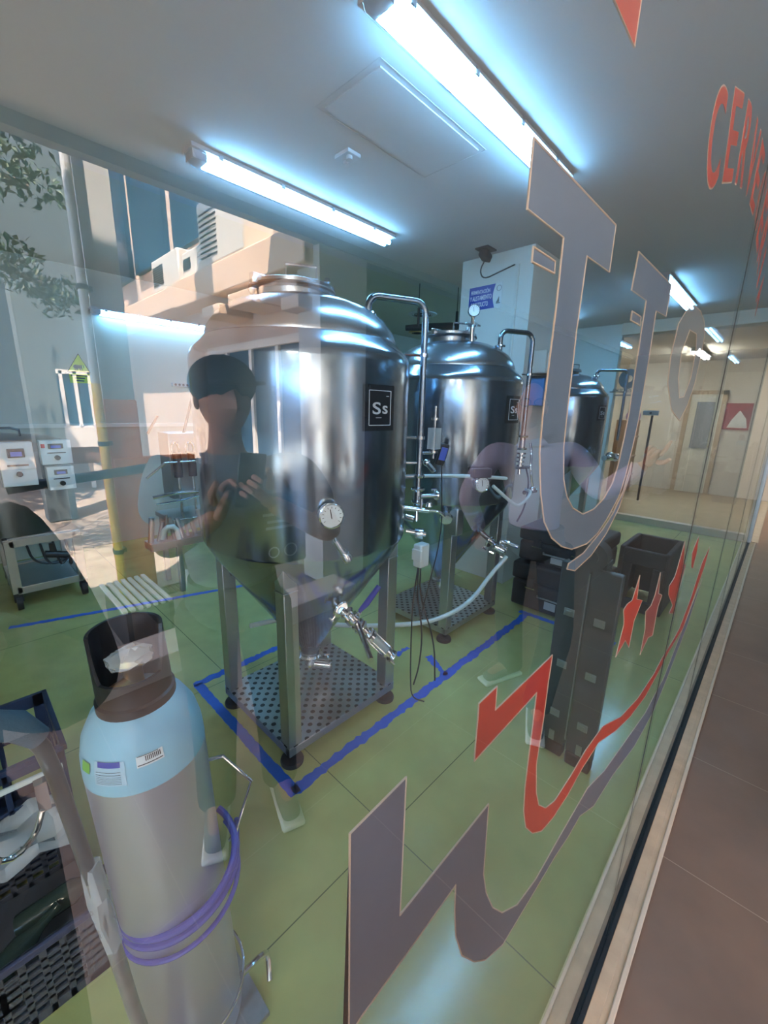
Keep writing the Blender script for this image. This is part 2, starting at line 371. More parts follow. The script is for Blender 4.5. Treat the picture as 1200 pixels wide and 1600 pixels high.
struct(MB().b2((XF-.06, .17, 0), (XF+.06, 2.05, .10)).build('trim_11', 'alu', bevel=.004), 'aluminium base rail under the end glass')
struct(MB().b2((XF-.03, .17, 2.74), (XF+.05, 2.05, ZC)).build('trim_12', 'warmwall'), 'pale header over the end glass')
# ceiling access hatch
def hatch(x0, y0, x1, y1):
    m = MB(); w = .006
    m.b2((x0,y0,ZC-.002),(x1,y0+w,ZC)); m.b2((x0,y1-w,ZC-.002),(x1,y1,ZC)); m.b2((x0,y0,ZC-.002),(x0+w,y1,ZC)); m.b2((x1-w,y0,ZC-.002),(x1,y1,ZC))
    m.b2((x0+.03,y0+.03,ZC-.006),(x1-.03,y1-.03,ZC)); return m
o = hatch(1.374, 1.383, 2.152, 1.793).build('trim_13', 'ceil', bevel=.001); struct(o, 'square access hatch in the ceiling')

# ================================================================ LAMPS
def tube_lamp(x0, x1, y, z, label, emat='tube', wall=False):
    t = thing('tube_light', ((x0+x1)/2, y, z), label, 'ceiling light', 'twin-tube fluorescent lights')
    ht = .035
    a, b = x0, x1
    top = MB()
    prof = [(-.065, .05), (-.058, .072), (.058, .072), (.065, .05)]
    vs0 = [top.bm.verts.new((a, y+p[0], z+p[1])) for p in prof]; vs1 = [top.bm.verts.new((b, y+p[0], z+p[1])) for p in prof]
    for k in range(4): top.bm.faces.new((vs0[k], vs0[(k+1)%4], vs1[(k+1)%4], vs1[k]))
    top.bm.faces.new(vs0[::-1]); top.bm.faces.new(vs1)
    top.build('housing', 'lampgrey', t)
    d = MB(); n = 10; R = .062
    rings = []
    for x, s in ((a, .55), (a+.03, .95), (a+.06, 1), (b-.06, 1), (b-.03, .95), (b, .55)):
        rings.append([d.bm.verts.new((x, y+R*s*math.cos(PI*k/n), z+.05-R*1.05*s*math.sin(PI*k/n))) for k in range(n+1)])
    for A, B in zip(rings, rings[1:]):
        for k in range(n): d.bm.faces.new((A[k], B[k], B[k+1], A[k+1]))
    d.bm.faces.new(rings[0]); d.bm.faces.new(rings[-1][::-1])
    d.build('diffuser', 'diffuser', t)
    for s in (-1, 1):
        MB().cyl((a+.09, y+s*.027, z+.018), (b-.03, y+s*.027, z+.018), .014, seg=12).build('tube', emat, t)
    for s in (0.1, .35, .6, .85):
        xx = a+(b-a)*s
        MB().b2((xx-.012, y-.068, z+.035), (xx+.012, y-.06, z+.06)).build('clip', 'chrome', t); MB().b2((xx-.012, y+.06, z+.035), (xx+.012, y+.068, z+.06)).build('clip', 'chrome', t)
    MB().b2((a+.01, y-.045, z+.01), (a+.085, y+.045, z+.05)).build('end_cap', 'lampgrey', t)
    return t
LZ = ZC-.072
tube_lamp(1.10, 2.64, 2.52, LZ, 'short-looking tube light over the first fermenter, left of the ceiling hatch')
tube_lamp(1.11, 2.65, 1.19, LZ, 'brightest tube light at the top of the picture, nearest the glass')
tube_lamp(1.23, 2.50, 5.394, 2.47, 'small distant tube light low on the left, above the warning sign', 'tube_dim')
tube_lamp(4.9, 6.42, 1.13, LZ, 'tube light behind the second frosted letter')
tube_lamp(4.9, 6.35, 2.5, LZ, 'tube light just right of the column, behind the big letter')
tube_lamp(8.6, 10.0, 1.35, 2.62, 'warm tube light on the lobby ceiling beyond the end glass', 'tube_far')
tube_lamp(8.6, 10.0, 3.2, 2.62, 'unseen warm tube light added to brighten the lobby, behind the white wall', 'tube_far')  # extra lamp hidden by the wall, added to brighten the lobby

def soffit_fill_lamp(x, y, lb):  # fill lamps added out of view to brighten walkway, people and soffit
    t = thing('added_fill_light', (x, y, ZC), lb, 'ceiling light', 'fill lights added under the walkway soffit')
    MB().lathe([(0,0),(.24,0),(.24,-.05),(.215,-.06)], (x,y,ZC), 40).build('housing', 'lampgrey', t)
    MB().lathe([(.215,-.058),(.16,-.075),(0,-.085)], (x,y,ZC), 40).build('diffuser', mat('warm_glow', (1,.9,.8), .5, emit=(1.0,.80,.62), estr=75), t)
soffit_fill_lamp(-1.25, -.75, 'unseen fill light added under the soffit, left of the camera and nearer the glass')
soffit_fill_lamp(-1.25, -1.95, 'unseen fill light added under the soffit, left of the camera and nearer the court')

# ================================================================ FERMENTERS
TR = .485
def clamp(mb, p, ax, r=.03, w=.014):
    p = Vector(p); ax = Vector(ax).normalized()
    mb.lathe([(0,-w/2),(r,-w/2),(r*1.12,0),(r,w/2),(0,w/2)], p, 20, ax)
    q = ax.orthogonal().normalized()
    mb.cyl(p+q*r*.9, p+q*r*1.7, .005, seg=8); mb.cyl(p+q*r*1.6-ax*.014, p+q*r*1.6+ax*.014, .007, seg=8)
def butterfly(parent, p, d, hd, col='blueplastic', s=1.0, hend=None):
    p = Vector(p); d = Vector(d).normalized(); hd = Vector(hd).normalized()
    m = MB(); m.cyl(p-d*.035*s, p+d*.035*s, .022*s); m.lathe([(0,-.012*s),(.034*s,-.012*s),(.034*s,.012*s),(0,.012*s)], p, 24, d)
    clamp(m, p-d*.036*s, d, .029*s); clamp(m, p+d*.036*s, d, .029*s); m.cyl(p, p+hd*.05*s, .009*s)
    v = m.build('valve', 'chrome', parent)
    side = d.cross(hd).normalized()
    h = MB(); a = p+hd*.05*s
    e_ = Vector(hend) if hend else d*.11*s+side*.03
    h.tube([a-d*.005, a+hd*.006+e_*.3, a+hd*.010+e_], [.009*s,.014*s,.012*s], 10)
    h.build('valve_handle', col, v)
    return v
def gauge(parent, p, ax, r=.045, depth=.03, name='pressure_gauge', needle=True):
    p = Vector(p); ax = Vector(ax).normalized()
    g = MB().lathe([(0,0),(r*.9,0),(r,depth*.3),(r,depth),(r*.9,depth*1.08),(r*.86,depth)], p, 32, ax).build(name, 'chrome', parent)
    MB().lathe([(0,depth*.93),(r*.87,depth*.93),(r*.87,depth*.96),(0,depth*.98)], p, 32, ax).build('dial', 'dial', g)
    q = ax.orthogonal().normalized(); m = MB(); z = Vector((0,0,1)); u = (z-ax*z.dot(ax)).normalized(); w = ax.cross(u)
    c0 = p+ax*depth*1.02
    m.tube([c0-u*r*.2, c0+u*r*.55+w*r*.12], r*.035, 6)
    for k in range(11):
        a = -2.2+4.4*k/10; dd = u*math.cos(a)+w*math.sin(a); m.tube([c0+dd*r*.62, c0+dd*r*.76], r*.022, 5)
    m.build('dial_marks', 'black', g)
    return g
def badge(parent, c, ang, z0, z1, half):
    b = MB().curved(c, TR+.0015, ang-half, ang+half, z0, z1, .003).build('badge', 'badge', parent, smooth=False)
    d = Vector((math.cos(ang), math.sin(ang), 0)); x = Vector((-math.sin(ang), math.cos(ang), 0)); R = TR+.0055
    H = z1-z0; W = 2*half*TR; zc = (z0+z1)/2
    def wrap(u, v, t=0):  # u along the surface, v up
        a = ang+u/R; return Vector((c[0]+(R+t)*math.cos(a), c[1]+(R+t)*math.sin(a), zc+v))
    m = MB()
    fw, fh = W*.36, H*.375
    for a0, b0, a1, b1 in ((-fw,-fh,fw,-fh),(fw,-fh,fw,fh),(fw,fh,-fw,fh),(-fw,fh,-fw,-fh)):
        m.tube([wrap(a0+(a1-a0)*k/6, b0+(b1-b0)*k/6) for k in range(7)], .0014, 6)
    def put(txt, u, v, w, h):
        t = MB(); text_bm(t, txt, .1, Matrix(), .002, (w, h))
        for vv in t.bm.verts: vv.co = wrap(vv.co.x+u, vv.co.y+v, vv.co.z*.3)
        me = bpy.data.meshes.new('x'); t.bm.to_mesh(me); t.bm.free(); m.bm.from_mesh(me); bpy.data.meshes.remove(me)
    put('S', -W*.13, -H*.005, W*.25, H*.26); put('s', W*.15, -H*.035, W*.18, H*.18)
    for (u0, u1, v0) in ((-W*.15, W*.02, -H*.21), (W*.19, W*.28, H*.26)): m.tube([wrap(u0+(u1-u0)*k/4, v0) for k in range(5)], .0012, 6)
    m.build('badge_lettering', 'print', b)
def fermenter(label, c, zt=1.83, zb=1.0, badge_at=None, top_gauge=False):
    cx, cy = c; t = thing('fermenter', (cx, cy, 0), label, 'fermentation tank', 'stainless conical fermenters')
    B = MB().lathe([(TR-.004, zb), (TR, zb+.012), (TR, zt-.05), (TR-.004, zt-.025), (TR-.016, zt-.004), (TR-.045, zt+.022), (.425, zt+.04), (.418, zt+.046)], (cx,cy,0), 96).build('jacket', 'steel', t)
    D = MB().lathe([(.418, zt+.046), (.418, zt+.056), (.405, zt+.09), (.37, zt+.135), (.31, zt+.178), (.24, zt+.205), (.165, zt+.222), (0, zt+.228)], (cx,cy,0), 96).build('dome', 'steel_dome', t)
    Cn = MB().lathe([(TR-.004, zb), (TR-.02, zb-.03), (.44, zb-.075), (.062, .37), (.05, .34), (.05, .30), (0, .30)], (cx,cy,0), 96).build('cone', 'steel', t)
    m = MB(); clamp(m, (cx,cy,.30), (0,0,1), .06, .02); m.cyl((cx,cy,.30),(cx,cy,.24),.03); m.cyl((cx,cy,.24),(cx+.1,cy-.04,.2),.028); clamp(m, (cx+.1,cy-.04,.2), (.9,-.35,0), .036)
    m.build('dump_outlet', 'chrome', t)
    # manway
    mw = MB().lathe([(.165, zt+.20), (.165, zt+.245), (.185, zt+.25), (.185, zt+.275), (.165, zt+.282), (.06, zt+.30), (0, zt+.302)], (cx-.03,cy+.03,0), 48).build('manway', 'steel_dome', t)
    MB().lathe([(.186, zt+.248), (.19, zt+.255), (.186, zt+.262)], (cx-.03,cy+.03,0), 48).build('gasket', 'rubber', mw)
    m = MB(); m.tube([(cx-.13,cy-.07,zt+.285),(cx-.13,cy-.07,zt+.33),(cx-.02,cy-.13,zt+.33),(cx-.02,cy-.13,zt+.285)], .006, 8)
    m.build('lid_handle', 'chrome', mw)
    MB().b2((cx-.24,cy+.0,zt+.25),(cx-.16,cy+.03,zt+.29)).build('lid_hinge', 'chrome', mw, bevel=.004)
    MB().lathe([(0,.23),(.007,.23),(.007,.322),(.014,.328),(.012,.345),(0,.348)],(cx+.14,cy,zt),14).build('lid_knob', 'chrome', mw)
    # platform, legs, feet
    hx, hy = .345, .31
    P = MB(); P.b2((cx-hx,cy-hy,.105),(cx+hx,cy+hy,.109)); P.build('perforated_deck', 'perf', t, smooth=False)
    Fm = MB(); w = .03
    for a, b in (((-hx,-hy),(hx,-hy+w)), ((-hx,hy-w),(hx,hy)), ((-hx,-hy),(-hx+w,hy)), ((hx-w,-hy),(hx,hy))):
        Fm.b2((cx+a[0],cy+a[1],.062),(cx+b[0],cy+b[1],.104))
    Fm.build('base_frame', 'steel_dull', t, bevel=.003)
    for sx in (-1, 1):
        for sy in (-1, 1):
            x, y = cx+sx*(hx-.035), cy+sy*(hy-.035)
            lz = zb-.02
            L = MB().b2((x-.034,y-.034,.109),(x+.034,y+.034,lz-.12)); 
            L.b2((x-.037,y-.037,lz-.125),(x+.037,y+.037,lz-.118)); L.b2((x-.034,y-.034,lz-.118),(x+.034,y+.034,lz+.005)); L.build('leg', 'steel_dull', t, bevel=.004)
            MB().lathe([(0,0),(.052,0),(.054,.012),(.05,.022),(.018,.035),(.014,.062),(0,.062)], (x,y,0), 28).build('foot', 'rubber', t)
    if badge_at: badge(t, c, badge_at[0], badge_at[1], badge_at[2], badge_at[3])
    return t
def utube(t, c, base, zt, zc_, out, zl, clamps):
    """blow-off tube rising from the dome, over and down beside the tank"""
    bx, by = base; ox, oy = out
    m = MB(); r = .0165
    pts = [(bx,by,zt+.02),(bx,by,zc_-.05)]
    d = Vector((ox-bx, oy-by, 0)).normalized()
    for k in range(1,6):
        a = PI/2*k/5; pts.append((bx+d.x*.05*(1-math.cos(a)), by+d.y*.05*(1-math.cos(a)), zc_-.05+.05*math.sin(a)))
    for k in range(6):
        a = PI/2*k/5; pts.append((ox-d.x*.06*(1-math.sin(a)), oy-d.y*.06*(1-math.sin(a)), zc_-.06+.06*math.cos(a)))
    pts.append((ox,oy,zl)); m.tube(pts, r, 16)
    o = m.build('blow_off_tube', 'steel', t)
    m = MB(); clamp(m, (bx,by,zt+.05), (0,0,1), .034); m.build('tube_clamp', 'chrome', o)
    for z in clamps:
        a = math.atan2(oy-c[1], ox-c[0]); sx, sy = c[0]+TR*math.cos(a), c[1]+TR*math.sin(a)
        m = MB(); m.tube([(sx-.0*math.cos(a),sy,z),(ox,oy,z)], .007, 8); m.lathe([(.016,-.008),(.024,-.008),(.024,.008),(.016,.008)], (ox,oy,z), 16, close=True); m.build('tube_bracket', 'chrome', o)
    return o
# ---- first fermenter
T1 = (1.19, 1.66)
f1 = fermenter('nearest stainless conical fermenter with an Ss badge, in front of the gas cylinder side', T1, badge_at=(math.radians(-89), 1.515, 1.69, math.radians(10)))
f1['label'] = 'nearest and largest-looking stainless conical fermenter, leftmost of the tank row'
utube(f1, T1, (1.43, 1.49), 1.97, 2.10, (1.70, 1.37), 1.18, (1.86, 1.46))
m = MB()
m.cyl((1.70,1.37,1.19),(1.70,1.37,1.10),.02); clamp(m,(1.70,1.37,1.19),(0,0,1),.034); clamp(m,(1.70,1.37,1.26),(0,0,1),.03); clamp(m,(1.70,1.37,1.12),(0,0,1),.03)
m.cyl((1.70,1.37,1.33),(1.62,1.42,1.33),.008); m.cyl((1.70,1.37,1.26),(1.60,1.42,1.26),.012); m.sph((1.6,1.42,1.26),.02)
m.cyl((1.70,1.37,1.15),(1.80,1.32,1.15),.012); clamp(m,(1.80,1.32,1.15),(1,-.4,0),.024)
m.build('carbonation_fitting', 'chrome', f1)
m = MB().b2((1.755,1.315,1.40),(1.805,1.365,1.51)).build('sight_box','clear',f1, smooth=False)
MB().cyl((1.78,1.34,1.35),(1.78,1.34,1.62),.006).lathe([(0,0),(.02,0),(.02,.012),(0,.012)],(1.78,1.34,1.55),16).lathe([(0,0),(.022,0),(.022,.012),(0,.012)],(1.78,1.34,1.38),16).cyl((1.70,1.37,1.38),(1.78,1.34,1.38),.008).sph((1.74,1.35,1.33),.02).cyl((1.74,1.35,1.33),(1.74,1.3,1.29),.014).build('spunding_valve','chrome',f1)
# sample valve cluster at right of the body
m = MB(); m.cyl((1.60,1.40,1.10),(1.70,1.29,1.085),.013); m.cyl((1.67,1.32,1.09),(1.67,1.32,1.15),.009); m.lathe([(0,0),(.02,0),(.014,.02),(0,.022)],(1.70,1.29,1.11),16); m.tube([(1.70,1.29,1.085),(1.75,1.26,1.08),(1.78,1.245,1.05)],.008,10,smooth=2)
m.cyl((1.62,1.38,1.05),(1.64,1.34,1.04),.02); m.cyl((1.66,1.34,1.09),(1.65,1.33,1.03),.01); m.lathe([(0,-.02),(.028,-.02),(.03,0),(.028,.02),(0,.02)],(1.655,1.31,.965),20,(.5,-.8,0)); m.cyl((1.60,1.36,.98),(1.68,1.29,.96),.014)
m.build('sample_valve', 'chrome', f1)
# thermometer dial on the front of the cone
gauge(f1, (.982,1.222,1.20), (-.43,-.9,.0), .050, .035, 'thermometer')
m = MB(); m.cyl((1.02,1.26,1.12),(1.0,1.21,1.08),.014); m.cyl((1.0,1.21,1.09),(1.03,1.19,1.03),.012); m.lathe([(0,-.018),(.02,-.018),(.024,0),(.02,.018),(0,.018)],(1.035,1.185,1.02),18,(.4,-.4,-1)); m.build('tasting_valve', 'chrome', f1)
# racking arm with butterfly valve and inline sight glass
m = MB(); m.cyl((1.14,1.46,.74),(1.13,1.33,.70),.02); m.cyl((1.13,1.33,.70),(1.175,1.30,.65),.018); clamp(m,(1.13,1.33,.705),(0,-1,-.3),.04); m.build('racking_port','chrome',f1)
rk = butterfly(f1, (1.16,1.285,.665), (.35,-.35,-.55), (.3,-.5,.6), 'blueplastic', 1.05, (.09,-.02,.10))
a = Vector((1.185,1.255,.625)); d = Vector((.50,-.38,-.68)).normalized()
m = MB(); clamp(m, a, d, .032); clamp(m, a+d*.05, d, .03); m.cyl(a, a+d*.06, .02); m.lathe([(0,0),(.034,0),(.034,.016),(0,.016)], a+d*.06, 24, d); m.lathe([(0,0),(.034,0),(.034,.016),(0,.016)], a+d*.17, 24, d); m.cyl(a+d*.185, a+d*.22, .018); clamp(m, a+d*.22, d, .028)
q = d.orthogonal().normalized(); w_ = d.cross(q)
for k in range(4):
    v = (q*math.cos(PI/2*k)+w_*math.sin(PI/2*k))*.03; m.cyl(a+d*.06+v, a+d*.186+v, .0045, seg=8)
sg = m.build('sight_glass', 'chrome', f1)
MB().cyl(a+d*.07, a+d*.175, .022).build('glass_tube', 'clear', sg)
MB().tube([(1.15,1.24,.665),(1.08,1.12,.65),(1.02,1.02,.64)], [.013,.012,.012], 10).build('drain_tube','chrome', f1)
butterfly(f1, (.93,1.80,.79), (-.6,-.1,-.15), (.2,-.5,.8), 'black', 1.0)
MB().cyl((1.0,1.75,.80),(.96,1.79,.80),.02).build('cone_port','chrome',f1)
wb_ = MB().b2((1.595,1.245,.80),(1.665,1.30,.925)).build('control_box', 'whitebox', f1, bevel=.008)
MB().b2((1.585,1.24,.84),(1.60,1.30,.90)).build('box_cover', 'whitebox', wb_, bevel=.003)
m = MB().tube([(1.61,1.27,.80),(1.62,1.28,.62),(1.66,1.26,.42),(1.70,1.3,.16),(1.69,1.33,.02)],.0045,8,smooth=2); m.build('box_cable','rubber',f1); m = MB().tube([(1.64,1.28,.80),(1.67,1.3,.6),(1.72,1.22,.35),(1.72,1.2,.10)],.0045,8,smooth=2); m.build('box_cable','rubber',f1)
m = MB().tube([(1.62,1.28,.80),(1.585,1.28,.6),(1.60,1.29,.35),(1.62,1.30,.12),(1.60,1.27,.012),(1.63,1.2,.01)],.004,6,smooth=2); m.build('box_cable','rubber',f1)

# ---- second fermenter
T2 = (2.56, 1.79)
f2 = fermenter('second fermenter, between the nearest one and the column, with a red temperature display', T2, badge_at=(math.radians(-90), 1.53, 1.70, math.radians(10)))
utube(f2, T2, (2.70, 1.52), 1.98, 2.13, (2.93, 1.40), 1.42, (1.86,))
m = MB(); m.cyl((2.93,1.40,1.42),(2.93,1.40,1.33),.022); clamp(m,(2.93,1.40,1.43),(0,0,1),.034); clamp(m,(2.93,1.40,1.34),(0,0,1),.034)
for k in range(4): m.lathe([(0,0),(.035-.003*k,0),(.035-.003*k,.012),(0,.012)],(2.93,1.40,1.30-.03*k),18)
m.cyl((2.93,1.40,1.30),(2.93,1.40,1.15),.012); m.cyl((2.86,1.42,1.2),(3.02,1.36,1.2),.012); m.tube([(3.0,1.37,1.38),(3.02,1.36,1.30),(2.98,1.34,1.2),(3.03,1.33,1.05)],.009,8,smooth=2)
m.sph((3.03,1.33,1.03),.028); m.cyl((2.92,1.34,1.02),(3.07,1.32,1.02),.016); m.build('carbonation_fitting','chrome',f2)
MB().lathe([(0,0),(.018,0),(.018,.09),(.03,.10),(.03,.115),(.012,.12),(.012,.15),(0,.15)],(2.50,1.62,2.04),20).build('gauge_stem','chrome',f2)
gauge(f2, (2.50,1.62,2.225), (-.75,-.65,.05), .038, .03)
MB().b2((2.44,1.60,2.14),(2.57,1.64,2.155)).build('clamp_bar','chrome',f2, bevel=.004)
gauge(f2, (2.325,1.365,1.15), (-.5,-.85,0), .052, .03, 'thermometer')
ct = MB().box((2.29,1.345,1.225),(.13,.05,.06), rz=math.radians(-28)).build('temperature_display','black',f2,bevel=.008)
m = MB(); text_bm(m, '25', .03, frame_mtx((2.302,1.313,1.232), (.88,-.47,0), (0,0,1)), .001, (.034,.024)); m.build('digits','red_led',ct)
band = []
for k in range(26):
    an = math.radians(-178+86*k/25); band.append((T2[0]+(TR+.004)*math.cos(an), T2[1]+(TR+.004)*math.sin(an), 1.17+.03*math.sin(k/25*PI)))
m = MB(); m.tube(band, .011, 8); m.build('hose_band','whitehose',f2)
m = MB(); m.tube([(2.37,1.30,1.14),(2.45,1.24,1.06),(2.56,1.22,.99),(2.64,1.21,1.0),(2.78,1.22,1.06),(2.9,1.32,1.05)],.011,8,smooth=2); m.build('glycol_hose','whitehose',f2)
m = MB(); m.tube([(2.95,1.36,1.2),(2.9,1.3,1.1),(2.76,1.25,.95),(2.7,1.27,.85)],.006,8,smooth=2); m.build('sensor_cable','rubber',f2)
m = MB(); m.tube([(2.6,1.55,.78),(2.53,1.33,.70)],.02,12); clamp(m,(2.54,1.38,.71),(0,-1,-.3),.04); m.build('racking_port','chrome',f2)
butterfly(f2, (2.52,1.29,.685), (.3,-.6,-.25), (.3,.1,.8), 'chrome', 1.1)
m = MB(); an = Vector((2.0,1.53,.93)); m.lathe([(0,-.01),(.04,-.01),(.045,.02),(.035,.035),(0,.035)], (2.16,1.50,.93), 24, (-.7,-.7,-.3)); m.cyl((2.2,1.54,.94),(2.13,1.47,.925),.03); m.build('glycol_port','chrome',f2)
m = MB(); m.b2((2.205,1.44,.80),(2.285,1.52,.985)); m.build('leg_gusset','steel_dull',f2,bevel=.01)
o = MB().box((1.985,1.43,1.35),(.055,.02,.13), rot=Euler((math.radians(8),math.radians(12),math.radians(-40)))).build('handheld_controller','black',f2,bevel=.008)
MB().box((1.978,1.418,1.355),(.036,.006,.075), rot=Euler((math.radians(8),math.radians(12),math.radians(-40)))).build('screen','blue_lcd',o)
MB().tube([(1.985,1.43,1.29),(1.99,1.42,1.1),(1.98,1.40,.95),(1.90,1.36,.80),(1.80,1.34,.62),(1.76,1.36,.4)],.0035,6,smooth=2).build('sensor_cable','rubber',f2)
h_ = MB().tube([(1.02,1.98,.40),(1.25,1.99,.36),(1.5,1.76,.30),(1.8,1.42,.33),(2.0,1.32,.36),(2.18,1.27,.42),(2.36,1.26,.54),(2.50,1.22,.65)],.014,12,smooth=3).build('transfer_hose','whitehose')
tag(h_, 'milky transfer hose sagging between the first and second fermenters', 'hose')

# ---- third fermenter
T3 = (5.33, 2.06)
f3 = fermenter('third fermenter, beyond the column and mostly behind the big frosted letter', T3, badge_at=(math.radians(-100), 1.53, 1.70, math.radians(10)))
utube(f3, T3, (5.40, 1.75), 1.98, 2.10, (5.62, 1.48), 1.3, (1.86,))
m = MB(); m.cyl((5.1,1.45,1.12),(5.55,1.35,1.10),.03); m.sph((5.2,1.42,1.14),.05); m.lathe([(0,-.02),(.045,-.02),(.045,.02),(0,.02)],(5.35,1.4,1.12),20,(1,-.2,0)); m.build('side_valve','chrome',f3)

# ================================================================ CEILING ITEMS AND WALL ITEMS
z = ZC
t = thing('smoke_sensor', (1.70, 1.96, z), 'small grey sensor fitting on the ceiling between the tube light and the hatch', 'sensor')
MB().b2((1.665,1.90,z-.018),(1.755,2.01,z)).build('base_plate','lampgrey',t,bevel=.003)
MB().cyl((1.70,1.93,z-.018),(1.70,1.93,z-.035),.016).cyl((1.72,1.98,z-.018),(1.72,1.98,z-.035),.016).build('socket','lampgrey',t)
t = thing('ceiling_projector', (3.33, 2.07, z), 'dark motion detector hanging under the ceiling next to the column', 'detector')
MB().b2((3.26,2.02,z-.012),(3.40,2.14,z)).build('mount','blackmatt',t,bevel=.002)
MB().box((3.33,2.08,z-.05),(.11,.08,.06),rot=Euler((.3,.2,.2))).build('body','blackmatt',t,bevel=.012)
MB().tube([(3.33,2.08,z-.08),(3.32,2.12,z-.16),(3.36,2.10,z-.22),(3.42,2.0,z-.17),(3.472,1.88,z-.12)],.006,8,smooth=2).build('cable','rubber',t)
t = thing('duct_hanger', (4.3, 3.0, 2.45), 'black insulated pipe hanging on threaded rods behind the column', 'pipe')
MB().tube([(3.66,3.22,2.46),(3.95,2.98,2.49),(4.25,2.82,2.53),(4.9,2.75,2.57)],[.028,.04,.036,.045],14,smooth=1).build('insulated_pipe','insul',t)
for x,y in ((3.75,3.12),(4.12,2.88)):
    MB().cyl((x,y,2.46),(x,y,2.66),.014).cyl((x,y,2.6),(x,y,ZC),.004).build('hanger_rod','insul',t)
for i,(x,y,lb) in enumerate(((4.93,4.03,'striped round ceiling diffuser seen between the first and second fermenters'),(5.99,5.0,'small round downlight just right of the nearest fermenter dome'))):
    r = .2 if i == 0 else .15
    t = thing('ceiling_diffuser' if i == 0 else 'downlight', (x,y,ZC+.012), lb, 'ceiling fitting')
    MB().lathe([(r*.72,0),(r*.72,-.02),(r,-.012),(r,0)],(x,y,ZC+.012),32).build('ring','lampgrey' if i == 0 else 'brass',t)
    MB().lathe([(0,-.004),(r*.7,-.008),(r*.7,0)],(x,y,ZC+.012),32).build('face','print',t)
    m = MB()
    for k in range(3): m.lathe([(r*(.2+.16*k),-.012),(r*(.26+.16*k),-.02),(r*(.26+.16*k),-.005)],(x,y,ZC+.012),28)
    m.build('louvre','blackmatt',t)
# sign on the column
def quad_sign(name, pts, m, th, parent): return MB().poly(pts, th).build(name, m, parent, smooth=False)
SX = 3.478
t = thing('wall_sign', (SX, 2.15, 2.47), 'blue sign with three white lines of writing on the column', 'sign')
MB().b2((SX-.004,1.98,2.47),(SX-.001,2.31,2.67)).build('board','whitebox',t)
n = 12; pts = [(SX-.0055,2.305,2.475),(SX-.0055,2.305,2.665)] + [(SX-.0055,2.045-.022*math.sin(PI*k/n)*-1-.0,2.665-.19*k/n) for k in range(n+1)]
MB().poly(pts,(.002,0,0)).build('blue_panel','signblue',t,smooth=False)
m = MB()
for txt,yy,zz,w in (('FERMENTACIÓN',2.19,2.625,.19),('Y ALISTAMIENTO',2.185,2.572,.215),('DE PRODUCTO',2.195,2.518,.17)):
    text_bm(m, txt, .04, frame_mtx((SX-.0065,yy,zz),(0,-1,0),(0,0,1)), .0006, (w,.038))
m.build('lettering','whiteprint',t)
m = MB(); m.lathe([(.020,0),(.023,0),(.023,.001),(.020,.001)],(SX-.005,2.01,2.625),24,(-1,0,0),close=True); m.b2((SX-.006,1.99,2.505),(SX-.005,2.03,2.512)); m.poly([(SX-.006,2.03,2.515),(SX-.006,2.0,2.515),(SX-.006,2.005,2.56),(SX-.006,2.018,2.535)],(.001,0,0))
m.build('emblem','badge',t)
# electric boxes on the front side of the column
t = thing('junction_box', (3.88,1.60,1.92), 'white electrical box, upper of two on the column beside the frosted letter', 'electrical box', )
MB().b2((3.63,1.60,1.93),(4.10,1.72,2.12)).build('housing','wall',t,bevel=.01); MB().b2((3.66,1.593,1.95),(4.07,1.60,2.10)).build('cover','whitebox',t,bevel=.004)
MB().cyl((4.02,1.588,2.02),(4.02,1.595,2.02),.012).build('lock','blackmatt',t)
t = thing('switch_cabinet', (3.88,1.56,1.70), 'blue electrical box with black top edge, lower of two on the column', 'electrical box')
MB().b2((3.60,1.58,1.66),(4.10,1.72,1.89)).build('housing',mat('blue_enamel',(.06,.2,.5),.45,noise=.05),t,bevel=.008); MB().b2((3.59,1.56,1.89),(4.11,1.72,1.905)).build('top_edge','black',t)
# warning sign and switch on the back wall
YW = YB-.002
t = thing('warning_sign', (1.07,YW,1.78), 'yellow triangular warning sign with a yellow text plate, on the back wall', 'sign')
tr = [(1.085,2.075),(.975,1.895),(1.168,1.895)]
MB().poly([(x,YW-.004,zz) for x,zz in tr],(0,.004,0)).build('triangle','yellow',t,smooth=False)
m = MB(); m.tube([(x,YW-.005,zz) for x,zz in tr],.006,6,closed=True)
m.lathe([(0,0),(.022,0),(.022,.002),(0,.002)],(1.05,YW-.006,1.945),16,(0,-1,0)); m.b2((1.045,YW-.007,1.93),(1.105,YW-.004,1.965))
for x in (1.048,1.063,1.085,1.10): m.b2((x-.004,YW-.007,1.912),(x+.004,YW-.004,1.935))
m.tube([(1.105,YW-.006,1.955),(1.12,YW-.006,1.965),(1.118,YW-.006,1.935)],.005,6); m.build('pictogram','black',t)
MB().b2((.983,YW-.004,1.785),(1.162,YW,1.88)).build('text_plate','yellow',t)
m = MB()
for zz_, w_ in ((1.86,.15),(1.834,.09),(1.808,.07)): m.b2((1.072-w_/2,YW-.006,zz_-.006),(1.072+w_/2,YW-.004,zz_+.006))
m.build('lettering','black',t)
t = thing('socket_strip', (2.07,YW,1.8), 'grey strip of sockets on the back wall left of the nearest fermenter', 'socket')
MB().b2((1.98,YW-.04,1.80),(2.2,YW,1.845)).build('housing','lampgrey',t,bevel=.004)
for k in range(4): MB().lathe([(0,0),(.014,0),(.014,.003),(0,.003)],(2.015+.045*k,YW-.04,1.822),14,(0,-1,0)).build('socket','blackmatt',t)
struct(MB().b2((-2.2,YB-.03,1.33),(3.4,YB,1.37)).build('trim_14','wall'),'white cable duct along the back wall')
